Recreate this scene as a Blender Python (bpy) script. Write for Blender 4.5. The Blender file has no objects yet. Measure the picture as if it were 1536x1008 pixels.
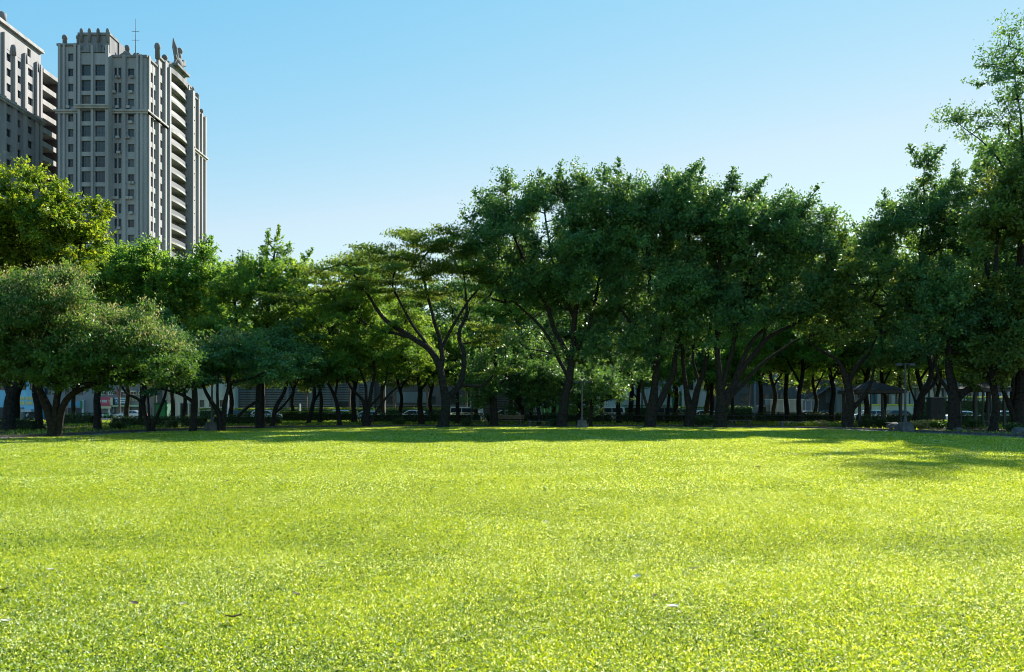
import bpy, bmesh, math, random
import numpy as np
from mathutils import Vector, Matrix, noise
R = math.radians
scene = bpy.context.scene
C = scene.collection
PI = math.pi

# ------------------------------------------------------------------ camera, world, sun, exposure
F = 1194.67           # focal length in photograph pixels (28 mm on 36 mm, 1536 px wide)
HY = 612.0            # horizon row
EYE = 1.5
cam_d = bpy.data.cameras.new('camera')
cam = bpy.data.objects.new('camera', cam_d); C.objects.link(cam)
cam_d.lens = 28; cam_d.sensor_width = 36; cam_d.sensor_fit = 'HORIZONTAL'
cam_d.shift_y = (HY - 504) / 1536.0
cam_d.clip_start = 0.1; cam_d.clip_end = 6000
cam.location = (0, 0, EYE); cam.rotation_euler = (R(90), 0, 0)
scene.camera = cam

SUN_EL, SUN_AZ = 31.5, 34.5       # azimuth measured from straight ahead (+Y) towards the right (+X)
world = bpy.data.worlds.new('World'); scene.world = world; world.use_nodes = True
wn = world.node_tree.nodes; wl = world.node_tree.links
wn.clear()
sky = wn.new('ShaderNodeTexSky'); sky.sky_type = 'NISHITA'; sky.sun_disc = False
sky.sun_elevation = R(SUN_EL); sky.sun_rotation = R(SUN_AZ)
sky.altitude = 50; sky.air_density = 1.0; sky.dust_density = 0.0; sky.ozone_density = 2.2
sep = wn.new('ShaderNodeSeparateColor'); hs = wn.new('ShaderNodeCombineColor'); wl.new(sky.outputs[0], sep.inputs[0])
for i, (gm, k_) in enumerate(((1.554, 0.603), (0.569, 1.652), (0.191, 3.139))):      # the photograph's tone response: paler, flatter, more cyan
    pw = wn.new('ShaderNodeMath'); pw.operation = 'POWER'; pw.inputs[1].default_value = gm; wl.new(sep.outputs[i], pw.inputs[0])
    ml = wn.new('ShaderNodeMath'); ml.operation = 'MULTIPLY'; ml.inputs[1].default_value = k_; wl.new(pw.outputs[0], ml.inputs[0]); wl.new(ml.outputs[0], hs.inputs[i]); sky_out = (sky_out if i else []) + [ml.outputs[0]]
cap = wn.new('ShaderNodeMath'); cap.operation = 'MULTIPLY'; cap.inputs[1].default_value = 0.76; wl.new(sky_out[1], cap.inputs[0])
mn = wn.new('ShaderNodeMath'); mn.operation = 'MINIMUM'; wl.new(sky_out[0], mn.inputs[0]); wl.new(cap.outputs[0], mn.inputs[1]); wl.new(mn.outputs[0], hs.inputs[0])
bg = wn.new('ShaderNodeBackground'); bg.inputs['Strength'].default_value = 0.085
wo = wn.new('ShaderNodeOutputWorld')
wl.new(hs.outputs[0], bg.inputs[0]); wl.new(bg.outputs[0], wo.inputs[0])

sd = bpy.data.lights.new('sun', 'SUN'); sd.energy = 5.0; sd.angle = R(0.53); sd.color = (1.0, 0.95, 0.86)
sun = bpy.data.objects.new('sun', sd); C.objects.link(sun)
sdir = Vector((math.sin(R(SUN_AZ)) * math.cos(R(SUN_EL)), math.cos(R(SUN_AZ)) * math.cos(R(SUN_EL)), math.sin(R(SUN_EL))))
sun.rotation_euler = sdir.to_track_quat('Z', 'Y').to_euler(); sun.location = (60, 60, 80)
vs = scene.view_settings
vs.view_transform = 'Standard'; vs.look = 'None'; vs.exposure = 1.35; vs.gamma = 1; vs.use_curve_mapping = False
cy = scene.cycles
cy.filter_width = 1.0
cy.max_bounces = 6; cy.diffuse_bounces = 3; cy.glossy_bounces = 2; cy.transmission_bounces = 4; cy.transparent_max_bounces = 4
cy.caustics_reflective = False; cy.caustics_refractive = False

# ------------------------------------------------------------------ helpers
def P(x, y, D):            # photograph pixel at a distance -> point in the world
    return Vector(((x - 768) / F * D, D, EYE + (HY - y) / F * D))
def gx(x, D): return (x - 768) / F * D
def gD(y): return EYE * F / (y - HY)

def newmat(name):
    m = bpy.data.materials.new(name); m.use_nodes = True
    n = m.node_tree.nodes; l = m.node_tree.links; n.clear()
    out = n.new('ShaderNodeOutputMaterial')
    return m, n, l, out

def mat(name, col, rough=0.7, var=0.15, scale=3.0, metal=0.0, spec=0.4, bump=0.0, stain=0.0, streak=False):
    m, n, l, out = newmat(name)
    b = n.new('ShaderNodeBsdfPrincipled')
    b.inputs['Roughness'].default_value = rough; b.inputs['Metallic'].default_value = metal
    b.inputs['Specular IOR Level'].default_value = spec
    tc = n.new('ShaderNodeTexCoord')
    src = tc.outputs['Object']
    if streak:
        mp = n.new('ShaderNodeMapping'); mp.inputs['Scale'].default_value = (1, 1, 0.12)
        l.new(src, mp.inputs[0]); src = mp.outputs[0]
    nz = n.new('ShaderNodeTexNoise'); nz.inputs['Scale'].default_value = scale; nz.inputs['Detail'].default_value = 6
    l.new(src, nz.inputs['Vector'])
    mix = n.new('ShaderNodeMix'); mix.data_type = 'RGBA'
    a = [max(0, c * (1 - var - stain)) for c in col]; c2 = [min(1, c * (1 + var)) for c in col]
    mix.inputs[6].default_value = (*a, 1); mix.inputs[7].default_value = (*c2, 1)
    rm = n.new('ShaderNodeMapRange'); rm.inputs[1].default_value = 0.3; rm.inputs[2].default_value = 0.65
    l.new(nz.outputs[0], rm.inputs[0]); l.new(rm.outputs[0], mix.inputs[0])
    l.new(mix.outputs[2], b.inputs['Base Color'])
    if bump:
        bp = n.new('ShaderNodeBump'); bp.inputs['Strength'].default_value = bump; bp.inputs['Distance'].default_value = 0.05
        l.new(nz.outputs[0], bp.inputs['Height']); l.new(bp.outputs[0], b.inputs['Normal'])
    l.new(b.outputs[0], out.inputs[0])
    return m

def leafmat(name, stops, transl=0.5, rough=0.42, spec=0.5, tcol=None):
    """stops: list of (pos, rgb) over the per-leaf attribute 'tint'"""
    m, n, l, out = newmat(name)
    at = n.new('ShaderNodeAttribute'); at.attribute_name = 'tint'
    cr = n.new('ShaderNodeValToRGB'); e = cr.color_ramp.elements
    while len(e) < len(stops): e.new(0.5)
    for i, (p, c) in enumerate(stops): e[i].position = p; e[i].color = (*c, 1)
    l.new(at.outputs['Fac'], cr.inputs[0])
    b = n.new('ShaderNodeBsdfPrincipled'); b.inputs['Roughness'].default_value = rough
    b.inputs['Specular IOR Level'].default_value = spec
    l.new(cr.outputs[0], b.inputs['Base Color'])
    t = n.new('ShaderNodeBsdfTranslucent')
    mx = n.new('ShaderNodeMix'); mx.data_type = 'RGBA'; mx.blend_type = 'MULTIPLY'; mx.inputs[0].default_value = 1
    l.new(cr.outputs[0], mx.inputs[6]); mx.inputs[7].default_value = (*(tcol or (1.6, 1.35, 0.6)), 1)
    mx.clamp_result = False
    l.new(mx.outputs[2], t.inputs[0])
    ms = n.new('ShaderNodeMixShader'); ms.inputs[0].default_value = transl
    l.new(b.outputs[0], ms.inputs[1]); l.new(t.outputs[0], ms.inputs[2]); l.new(ms.outputs[0], out.inputs[0])
    return m

def tag(o, label=None, cat=None, group=None, kind=None):
    if label: o['label'] = label
    if cat: o['category'] = cat
    if group: o['group'] = group
    if kind: o['kind'] = kind
    return o
def empty(name, loc=(0, 0, 0), rz=0, label=None, cat=None, group=None):
    o = bpy.data.objects.new(name, None); C.objects.link(o)
    o.location = loc; o.rotation_euler = (0, 0, rz); o.empty_display_size = 0.3
    return tag(o, label, cat, group)
def link(name, me, parent=None, mats=None, loc=None):
    o = bpy.data.objects.new(name, me); C.objects.link(o)
    if parent: o.parent = parent
    if loc is not None: o.location = loc
    if mats and not me.materials:
        for m in (mats if isinstance(mats, (list, tuple)) else [mats]): me.materials.append(m)
    return o
def copy_tree(o, parent=None):
    c = o.copy(); C.objects.link(c)
    if parent is not None: c.parent = parent
    for ch in list(o.children): copy_tree(ch, c)
    return c

class MB:
    """collects boxes, prisms, tubes ... into one mesh"""
    def __init__(s): s.v = []; s.f = []; s.mi = []; s.cur = 0; s.sm = []
    def add(s, vs, fs, smooth=False):
        k = len(s.v); s.v += [tuple(p) for p in vs]
        for f in fs: s.f.append([i + k for i in f]); s.mi.append(s.cur); s.sm.append(smooth)
    def box(s, x0, x1, y0, y1, z0, z1):
        v = [(x0,y0,z0),(x1,y0,z0),(x1,y1,z0),(x0,y1,z0),(x0,y0,z1),(x1,y0,z1),(x1,y1,z1),(x0,y1,z1)]
        s.add(v, [(0,3,2,1),(4,5,6,7),(0,1,5,4),(1,2,6,5),(2,3,7,6),(3,0,4,7)]); return s
    def frustum(s, cx, cy, z0, z1, a0, b0, a1, b1):
        v = [(cx-a0,cy-b0,z0),(cx+a0,cy-b0,z0),(cx+a0,cy+b0,z0),(cx-a0,cy+b0,z0),(cx-a1,cy-b1,z1),(cx+a1,cy-b1,z1),(cx+a1,cy+b1,z1),(cx-a1,cy+b1,z1)]
        s.add(v, [(0,3,2,1),(4,5,6,7),(0,1,5,4),(1,2,6,5),(2,3,7,6),(3,0,4,7)]); return s
    def tube(s, p0, p1, r0, r1=None, n=10, cap=True):
        r1 = r0 if r1 is None else r1
        p0 = Vector(p0); p1 = Vector(p1); d = (p1 - p0).normalized()
        u = d.orthogonal().normalized(); w = d.cross(u)
        v = []
        for p, r in ((p0, r0), (p1, r1)):
            for i in range(n):
                a = 2 * PI * i / n; v.append(p + (u * math.cos(a) + w * math.sin(a)) * r)
        s.add(v, [(i, (i+1) % n, n + (i+1) % n, n + i) for i in range(n)], True)
        if cap: s.add(v, [tuple(range(n))[::-1], tuple(range(n, 2*n))])
        return s
    def lathe(s, prof, cx=0, cy=0, n=16):
        v = []
        for r, z in prof:
            for i in range(n):
                a = 2 * PI * i / n; v.append((cx + r * math.cos(a), cy + r * math.sin(a), z))
        fs = []
        for k in range(len(prof) - 1):
            for i in range(n): fs.append((k*n+i, k*n+(i+1) % n, (k+1)*n+(i+1) % n, (k+1)*n+i))
        s.add(v, fs, True); return s
    def prism(s, pts, z0, z1):
        n = len(pts)
        v = [(x, y, z0) for x, y in pts] + [(x, y, z1) for x, y in pts]
        s.add(v, [tuple(range(n))[::-1], tuple(range(n, 2*n))] + [(i, (i+1) % n, n+(i+1) % n, n+i) for i in range(n)]); return s
    def build(s, name, mats, parent=None, loc=None, bevel=0):
        me = bpy.data.meshes.new(name); me.from_pydata(s.v, [], s.f)
        me.polygons.foreach_set('material_index', s.mi); me.polygons.foreach_set('use_smooth', s.sm)
        me.update()
        if bevel:
            bm = bmesh.new(); bm.from_mesh(me); bmesh.ops.remove_doubles(bm, verts=bm.verts, dist=1e-5)
            bmesh.ops.bevel(bm, geom=[e for e in bm.edges if e.is_manifold and e.calc_face_angle(0) > 0.5], offset=bevel, segments=2, affect='EDGES')
            bm.to_mesh(me); bm.free()
        return link(name, me, parent, mats, loc)

def npmesh(name, verts, nv, tint=None, mats=None, smooth=False):
    """verts (N*nv,3) float array, every nv verts one face"""
    N = len(verts) // nv
    me = bpy.data.meshes.new(name)
    me.vertices.add(N * nv); me.vertices.foreach_set('co', np.ascontiguousarray(verts, dtype=np.float32).ravel())
    me.loops.add(N * nv); me.loops.foreach_set('vertex_index', np.arange(N * nv, dtype=np.int32))
    me.polygons.add(N); me.polygons.foreach_set('loop_start', np.arange(N, dtype=np.int32) * nv)
    try: me.polygons.foreach_set('loop_total', np.full(N, nv, dtype=np.int32))
    except Exception: pass
    if tint is not None:
        a = me.attributes.new('tint', 'FLOAT', 'POINT')
        a.data.foreach_set('value', np.repeat(tint, nv).astype(np.float32))
    me.update(calc_edges=True)
    if mats: me.materials.append(mats)
    return me

def nrm(a): return a / np.maximum(np.linalg.norm(a, axis=1, keepdims=True), 1e-9)
def leaves(pos, axis, normal, L, W, fold=0.12):
    """kite-shaped leaves -> (N*4,3)"""
    a = nrm(axis); s = nrm(np.cross(normal, a)); n = np.cross(a, s)
    L = L[:, None]; W = W[:, None]
    v = np.empty((len(pos), 4, 3))
    v[:, 0] = pos - a * L * 0.5
    v[:, 1] = pos + s * W * 0.5 + n * W * fold
    v[:, 2] = pos + a * L * 0.5
    v[:, 3] = pos - s * W * 0.5 + n * W * fold
    return v.reshape(-1, 3)

# ------------------------------------------------------------------ materials
M = {}
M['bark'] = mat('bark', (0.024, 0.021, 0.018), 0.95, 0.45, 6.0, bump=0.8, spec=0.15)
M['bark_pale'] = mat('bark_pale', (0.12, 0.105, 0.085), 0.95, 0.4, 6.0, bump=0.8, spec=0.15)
G = {}
G['ficus'] = leafmat('ficus_leaf', [(0, (0.034, 0.090, 0.046)), (0.5, (0.066, 0.165, 0.060)), (0.75, (0.12, 0.24, 0.06)), (1, (0.28, 0.38, 0.10))], 0.43, 0.45, 0.36)
G['rain'] = leafmat('rain_tree_leaf', [(0, (0.04, 0.10, 0.025)), (0.5, (0.10, 0.18, 0.03)), (1, (0.24, 0.28, 0.06))], 0.5, 0.5, 0.35)
G['camphor'] = leafmat('yellow_green_leaf', [(0, (0.04, 0.11, 0.018)), (0.5, (0.12, 0.21, 0.02)), (1, (0.36, 0.40, 0.03))], 0.56, 0.45, 0.4)
G['golden'] = leafmat('golden_rain_leaf', [(0, (0.03, 0.09, 0.03)), (0.55, (0.07, 0.16, 0.036)), (1, (0.17, 0.25, 0.06))], 0.5, 0.5, 0.35)
G['flower'] = leafmat('tan_blossom', [(0, (0.20, 0.23, 0.07)), (0.6, (0.36, 0.36, 0.14)), (1, (0.46, 0.42, 0.22))], 0.45, 0.8, 0.1, (1.1, 1, 0.8))
G['fresh'] = leafmat('fresh_green_leaf', [(0, (0.05, 0.14, 0.036)), (0.5, (0.12, 0.25, 0.045)), (1, (0.30, 0.40, 0.07))], 0.55, 0.5, 0.3)
G['bluegreen'] = leafmat('blue_green_leaf', [(0, (0.032, 0.095, 0.036)), (0.6, (0.07, 0.17, 0.052)), (1, (0.17, 0.27, 0.07))], 0.35, 0.45, 0.4)
G['street'] = leafmat('street_tree_leaf', [(0, (0.04, 0.09, 0.02)), (0.5, (0.11, 0.18, 0.025)), (1, (0.24, 0.28, 0.04))], 0.55, 0.5, 0.3)
G['olive'] = leafmat('olive_leaf', [(0, (0.035, 0.085, 0.026)), (0.5, (0.085, 0.16, 0.035)), (1, (0.22, 0.26, 0.06))], 0.48, 0.5, 0.3)
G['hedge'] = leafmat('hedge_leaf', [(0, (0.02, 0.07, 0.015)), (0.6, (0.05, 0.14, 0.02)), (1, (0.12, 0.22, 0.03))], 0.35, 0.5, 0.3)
G['hedge_top'] = leafmat('hedge_top_leaf', [(0, (0.14, 0.22, 0.02)), (0.6, (0.26, 0.34, 0.03)), (1, (0.38, 0.42, 0.05))], 0.5, 0.5, 0.3)
G['lowshrub'] = leafmat('low_shrub_leaf', [(0, (0.02, 0.055, 0.02)), (0.6, (0.05, 0.10, 0.03)), (0.97, (0.09, 0.14, 0.04)), (1, (0.3, 0.3, 0.2))], 0.35, 0.5, 0.35)
G['grass'] = leafmat('grass_blade', [(0, (0.02, 0.055, 0.012)), (0.2, (0.11, 0.22, 0.03)), (0.7, (0.305, 0.435, 0.034)), (0.93, (0.44, 0.53, 0.07)), (0.955, (0.46, 0.54, 0.44)), (1, (0.74, 0.90, 0.95))], 0.52, 0.42, 0.4, (1.65, 1.33, 0.22))  # darkest tints carry shadow, whitest carry glints, both as blade colour
GSEED = 5

# ------------------------------------------------------------------ ground, lawn, path, road
def ground_mat():
    m, n, l, out = newmat('park_soil')
    b = n.new('ShaderNodeBsdfPrincipled'); b.inputs['Roughness'].default_value = 0.95; b.inputs['Specular IOR Level'].default_value = 0.1
    tc = n.new('ShaderNodeTexCoord')
    def nz(sc, d=6):
        k = n.new('ShaderNodeTexNoise'); k.inputs['Scale'].default_value = sc; k.inputs['Detail'].default_value = d
        l.new(tc.outputs['Object'], k.inputs['Vector']); return k
    n1, n2, n3 = nz(0.22), nz(3.5), nz(22)
    c1 = n.new('ShaderNodeValToRGB'); e = c1.color_ramp.elements
    e[0].position = 0.3; e[0].color = (0.045, 0.034, 0.022, 1); e[1].position = 0.7; e[1].color = (0.13, 0.10, 0.07, 1)
    l.new(n2.outputs[0], c1.inputs[0])
    c2 = n.new('ShaderNodeValToRGB'); e = c2.color_ramp.elements
    e[0].position = 0.3; e[0].color = (0.04, 0.08, 0.01, 1); e[1].position = 0.7; e[1].color = (0.15, 0.20, 0.02, 1)
    l.new(n3.outputs[0], c2.inputs[0])
    # more grass towards the street
    sx = n.new('ShaderNodeSeparateXYZ'); l.new(tc.outputs['Object'], sx.inputs[0])
    mr = n.new('ShaderNodeMapRange'); mr.inputs[1].default_value = 62; mr.inputs[2].default_value = 76; mr.inputs[3].default_value = -0.12; mr.inputs[4].default_value = 0.35
    l.new(sx.outputs[1], mr.inputs[0])
    ad = n.new('ShaderNodeMath'); ad.operation = 'ADD'; l.new(n1.outputs[0], ad.inputs[0]); l.new(mr.outputs[0], ad.inputs[1])
    m2 = n.new('ShaderNodeMapRange'); m2.inputs[1].default_value = 0.46; m2.inputs[2].default_value = 0.56
    l.new(ad.outputs[0], m2.inputs[0])
    mx = n.new('ShaderNodeMix'); mx.data_type = 'RGBA'
    l.new(m2.outputs[0], mx.inputs[0]); l.new(c1.outputs[0], mx.inputs[6]); l.new(c2.outputs[0], mx.inputs[7])
    l.new(mx.outputs[2], b.inputs['Base Color'])
    bp = n.new('ShaderNodeBump'); bp.inputs['Strength'].default_value = 0.6; bp.inputs['Distance'].default_value = 0.05
    l.new(n3.outputs[0], bp.inputs['Height']); l.new(bp.outputs[0], b.inputs['Normal'])
    l.new(b.outputs[0], out.inputs[0]); return m

STREET = -0.35
def gz(Y): return 0.0 if Y < 93 else (STREET * (Y - 93) / 4 if Y < 97 else STREET)
ys = [-300, -60, 0, 30, 60, 80, 93, 95, 97, 110, 130, 160, 300, 900, 2500]
xs = [-2500, -600, -200, -80, -30, 0, 30, 80, 200, 600, 2500]
gb = MB()
gb.add([(x, y, gz(y)) for y in ys for x in xs], [(j*len(xs)+i, j*len(xs)+i+1, (j+1)*len(xs)+i+1, (j+1)*len(xs)+i) for j in range(len(ys)-1) for i in range(len(xs)-1)])
tag(gb.build('ground', ground_mat()), kind='structure')

edge_px = [(-200, 672), (-100, 666), (0, 660), (130, 655), (260, 648), (380, 644), (500, 642), (640, 641), (768, 640.5), (900, 641), (1000, 641.5), (1150, 643), (1250, 645.5), (1330, 648.5), (1420, 653), (1536, 659), (1700, 670)]
edge = [Vector((gx(x, gD(y)), gD(y))) for x, y in edge_px]
def catmull(pts, k=6):
    o = []
    for i in range(len(pts) - 1):
        p0 = pts[max(0, i-1)]; p1 = pts[i]; p2 = pts[i+1]; p3 = pts[min(len(pts)-1, i+2)]
        for j in range(k):
            t = j / k
            o.append(0.5 * ((2*p1) + (-p0+p2)*t + (2*p0-5*p1+4*p2-p3)*t*t + (-p0+3*p1-3*p2+p3)*t**3))
    return o + [pts[-1]]
edge = [Vector((-27, -25)), Vector((-27, 5))] + edge + [Vector((27, 5)), Vector((27, -25))]
edge = catmull(edge)
def grow(poly, d):
    o = []
    for i, p in enumerate(poly):
        a = poly[max(0, i-1)]; b = poly[min(len(poly)-1, i+1)]; t = (b - a).normalized()
        o.append(p + Vector((-t.y, t.x)) * d)
    return o

def lawn_mat():
    m, n, l, out = newmat('lawn_turf')
    b = n.new('ShaderNodeBsdfPrincipled'); b.inputs['Roughness'].default_value = 0.9; b.inputs['Specular IOR Level'].default_value = 0.15
    tc = n.new('ShaderNodeTexCoord')
    n1 = n.new('ShaderNodeTexNoise'); n1.inputs['Scale'].default_value = 30; n1.inputs['Detail'].default_value = 8; n1.inputs['Roughness'].default_value = 0.7
    n2 = n.new('ShaderNodeTexNoise'); n2.inputs['Scale'].default_value = 0.5; n2.inputs['Detail'].default_value = 5
    l.new(tc.outputs['Object'], n1.inputs[0]); l.new(tc.outputs['Object'], n2.inputs[0])
    c = n.new('ShaderNodeValToRGB'); e = c.color_ramp.elements
    e[0].position = 0.3; e[0].color = (0.12, 0.19, 0.025, 1); e[1].position = 0.7; e[1].color = (0.44, 0.54, 0.05, 1)
    l.new(n1.outputs[0], c.inputs[0])
    mx = n.new('ShaderNodeMix'); mx.data_type = 'RGBA'; mx.blend_type = 'MULTIPLY'; mx.inputs[0].default_value = 0.4
    c2 = n.new('ShaderNodeValToRGB'); e = c2.color_ramp.elements
    e[0].position = 0.35; e[0].color = (0.6, 0.65, 0.5, 1); e[1].position = 0.65; e[1].color = (1, 1, 1, 1)
    l.new(n2.outputs[0], c2.inputs[0]); l.new(c.outputs[0], mx.inputs[6]); l.new(c2.outputs[0], mx.inputs[7])
    l.new(mx.outputs[2], b.inputs['Base Color'])
    bp = n.new('ShaderNodeBump'); bp.inputs['Strength'].default_value = 1.0; bp.inputs['Distance'].default_value = 0.03
    l.new(n1.outputs[0], bp.inputs['Height']); l.new(bp.outputs[0], b.inputs['Normal'])
    l.new(b.outputs[0], out.inputs[0]); return m
lb = MB(); L0 = [(p.x, p.y, 0.012) for p in edge]
lb.add(L0 + [(0, -25, 0.012)], [(len(L0), i+1, i) for i in range(len(L0)-1)])
tag(lb.build('lawn', lawn_mat()), kind='structure')

M['path'] = mat('path_concrete', (0.17, 0.16, 0.145), 0.9, 0.25, 2.5, stain=0.25)
M['kerb'] = mat('kerb_concrete', (0.09, 0.088, 0.083), 0.9, 0.25, 2.5, stain=0.2)
pa = grow(edge, 0.9); pb = grow(edge, 2.3); pc = grow(edge, 2.45)
pm = MB(); n = len(edge)
pm.add([(p.x, p.y, 0.025) for p in pa] + [(p.x, p.y, 0.025) for p in pb], [(i, i+1, n+i+1, n+i) for i in range(n-1)])
tag(pm.build('path', M['path']), kind='structure')
km = MB()
km.add([(p.x, p.y, 0.0) for p in pb] + [(p.x, p.y, 0.14) for p in pb] + [(p.x, p.y, 0.14) for p in pc] + [(p.x, p.y, 0.0) for p in pc],
       [(k*n+i, k*n+i+1, (k+1)*n+i+1, (k+1)*n+i) for k in range(3) for i in range(n-1)])
tag(km.build('path_kerb', M['kerb']), kind='structure')

M['asphalt'] = mat('asphalt', (0.05, 0.05, 0.052), 0.85, 0.2, 2.0)
M['paving'] = mat('pavement_slabs', (0.22, 0.21, 0.2), 0.9, 0.2, 1.0)
M['roadpaint'] = mat('road_paint', (0.7, 0.7, 0.66), 0.7, 0.15, 4.0)
rb = MB(); rb.box(-260, 260, 100, 122.5, STREET - 0.3, STREET + 0.006); tag(rb.build('road', M['asphalt']), kind='structure')
rb = MB(); rb.box(-260, 260, 97.2, 100, STREET - 0.3, STREET + 0.13); tag(rb.build('pavement', M['paving']), kind='structure')
rb = MB(); rb.box(-260, 260, 122.5, 131, STREET - 0.3, STREET + 0.13); tag(rb.build('far_pavement', M['paving']), kind='structure')
rb = MB()
for yy in (106.5, 117):
    for k in range(-42, 42): rb.box(k*6, k*6+2.5, yy, yy+0.14, STREET + 0.002, STREET + 0.011)
rb.box(-250, 250, 111.2, 111.35, STREET + 0.002, STREET + 0.011); rb.box(-250, 250, 111.6, 111.75, STREET + 0.002, STREET + 0.011)
tag(rb.build('road_markings', M['roadpaint']), kind='structure')

# ------------------------------------------------------------------ grass on the lawn (one stuff object)
def in_lawn(X, Y):
    ex = np.array([p.x for p in edge]); ey = np.array([p.y for p in edge])
    inside = np.zeros(len(X), bool); n = len(ex); j = n - 1
    for i in range(n):
        c = ((ey[i] > Y) != (ey[j] > Y)) & (X < (ex[j]-ex[i]) * (Y-ey[i]) / (ey[j]-ey[i] + 1e-12) + ex[i])
        inside ^= c; j = i
    return inside
def vnoise(X, Y, s, seed):
    """cheap smooth value noise, vectorised"""
    rr = np.random.RandomState(seed); T = rr.rand(256, 256)
    x = X * s + 100; y = Y * s + 100
    xi = np.floor(x).astype(int); yi = np.floor(y).astype(int); fx = x - xi; fy = y - yi
    fx = fx*fx*(3-2*fx); fy = fy*fy*(3-2*fy)
    g = lambda a, b: T[a % 256, b % 256]
    return (g(xi, yi)*(1-fx)+g(xi+1, yi)*fx)*(1-fy) + (g(xi, yi+1)*(1-fx)+g(xi+1, yi+1)*fx)*fy

def grass():
    rs = np.random.RandomState(GSEED); V = []; T = []
    for d0, d1, dens, sc in ((3.2, 6, 19000, .8), (6, 9, 14000, .85), (9, 14, 8500, 1.0), (14, 22, 3800, 1.4), (22, 34, 1500, 2.0), (34, 66, 560, 2.8)):
        wmax = min(27, (768 + 120) / F * d1 + 2.2)
        N = int(dens * (d1 - d0) * 2 * wmax)
        X = (rs.rand(N) * 2 - 1) * wmax; Y = d0 + rs.rand(N) * (d1 - d0)
        k = (np.abs(X) < (768 + 120) / F * Y + 2.2) & in_lawn(X, Y)
        X = X[k]; Y = Y[k]; N = len(X)
        pt = vnoise(X, Y, 0.9, 1) * 0.5 + vnoise(X, Y, 3.1, 2) * 0.3 + vnoise(X, Y, 9, 3) * 0.2      # clumps
        keep = rs.rand(N) < np.where(Y < 9, 0.5 + 0.9 * pt, 0.75 + .4 * pt)
        X = X[keep]; Y = Y[keep]; pt = pt[keep]; N = len(X)
        L = (0.015 + 0.020 * rs.rand(N)) * sc ** 0.9 * (0.75 + 0.5 * pt); W = (0.0075 + 0.006 * rs.rand(N)) * sc
        el = np.radians(rs.rand(N) ** 1.3 * 62); az = rs.rand(N) * 2 * np.pi
        ax = np.stack([np.cos(el)*np.cos(az), np.cos(el)*np.sin(az), np.sin(el)], 1)
        nn = np.stack([rs.randn(N), rs.randn(N), rs.randn(N) + 1.4], 1)
        Z = 0.012 + np.sin(el) * L * 0.5 + rs.rand(N) * 0.022 * sc ** 0.7 * (0.5 + pt)
        V.append(leaves(np.stack([X, Y, Z], 1), ax, nn, L, W, 0.18))
        big = vnoise(X, Y, 0.35, 7)
        t = np.clip(-0.04 + rs.rand(N) * 1.06 + np.where(Y < 9, .26, .12) * (pt - .5) * 2 + 0.08 * (big - .5), 0, 0.93)
        dry = rs.rand(N) < (0.055 + 0.08 * (vnoise(X, Y, 0.8, 9) > 0.55) + 0.09 * np.clip((9 - Y) / 4, 0, 1)); t[dry] = 0.955 + rs.rand(dry.sum()) * 0.045  # mask of bluish-white blades: leaf glints and pale bits put into the tint
        T.append(t)
    V = np.concatenate(V); T = np.concatenate(T)
    print('grass blades', len(T))
    o = link('grass', npmesh('grass', V, 4, T, G['grass']))
    tag(o, kind='stuff', label='short bright yellow green turf covering the sunlit park lawn', cat='grass')
    # leaf litter on the soil under the trees
    N = 70000; X = (rs.rand(N) * 2 - 1) * 48; Y = 36 + rs.rand(N) * 44
    k = (~in_lawn(X, Y)) & (np.abs(X) < 0.7 * Y + 3); X = X[k]; Y = Y[k]; N = len(X)
    V = leaves(np.stack([X, Y, np.full(N, .045) + .02 * rs.rand(N)], 1), np.stack([rs.randn(N), rs.randn(N), rs.randn(N) * .25], 1), np.array([[0, 0, 1.]]) + rs.randn(N, 3) * .35, .07 + .07 * rs.rand(N), .04 + .03 * rs.rand(N), .2)
    lit = leafmat('litter_leaf', [(0, (.04, .025, .012)), (.6, (.12, .08, .04)), (.9, (.24, .18, .08)), (1, (.45, .40, .25))], .15, .8, .1, (1, 1, 1))
    tag(link('leaf_litter', npmesh('leaf_litter', V, 4, rs.rand(N), lit)), kind='stuff', label='brown dry leaf litter scattered on the soil below the trees', cat='leaf litter')
    # rough grass under the trees
    N = 90000; X = (rs.rand(N) * 2 - 1) * 75; Y = 36 + rs.rand(N) * 60
    k = (~in_lawn(X, Y)) & (np.abs(X) < 0.72 * Y + 3) & (vnoise(X, Y, 0.16, 21) + (Y > 66) * 0.4 > 0.5)
    ex = np.array([[p.x, p.y] for p in edge]); X = X[k]; Y = Y[k]
    dm = np.min(np.abs(np.hypot(X[:, None] - ex[None, :, 0], Y[:, None] - ex[None, :, 1])), axis=1); k = dm > 3.0
    X = X[k]; Y = Y[k]; N = len(X)
    L = 0.12 + 0.14 * rs.rand(N); W = 0.03 + 0.03 * rs.rand(N); el = np.radians(rs.rand(N) * 50 + 25); az = rs.rand(N) * 2 * np.pi
    ax = np.stack([np.cos(el)*np.cos(az), np.cos(el)*np.sin(az), np.sin(el)], 1)
    nn = np.stack([rs.randn(N), rs.randn(N), rs.randn(N) + 1.4], 1)
    Z = np.sin(el) * L * 0.5 + np.where(Y > 93, -0.1, 0)
    o = link('rough_grass', npmesh('rough_grass', leaves(np.stack([X, Y, Z], 1), ax, nn, L, W, 0.18), 4, np.clip(rs.rand(N) * 0.9, 0, 0.93), G['grass']))
    tag(o, kind='stuff', label='patchy rough grass growing under the trees beyond the lawn', cat='grass')
grass()

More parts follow.
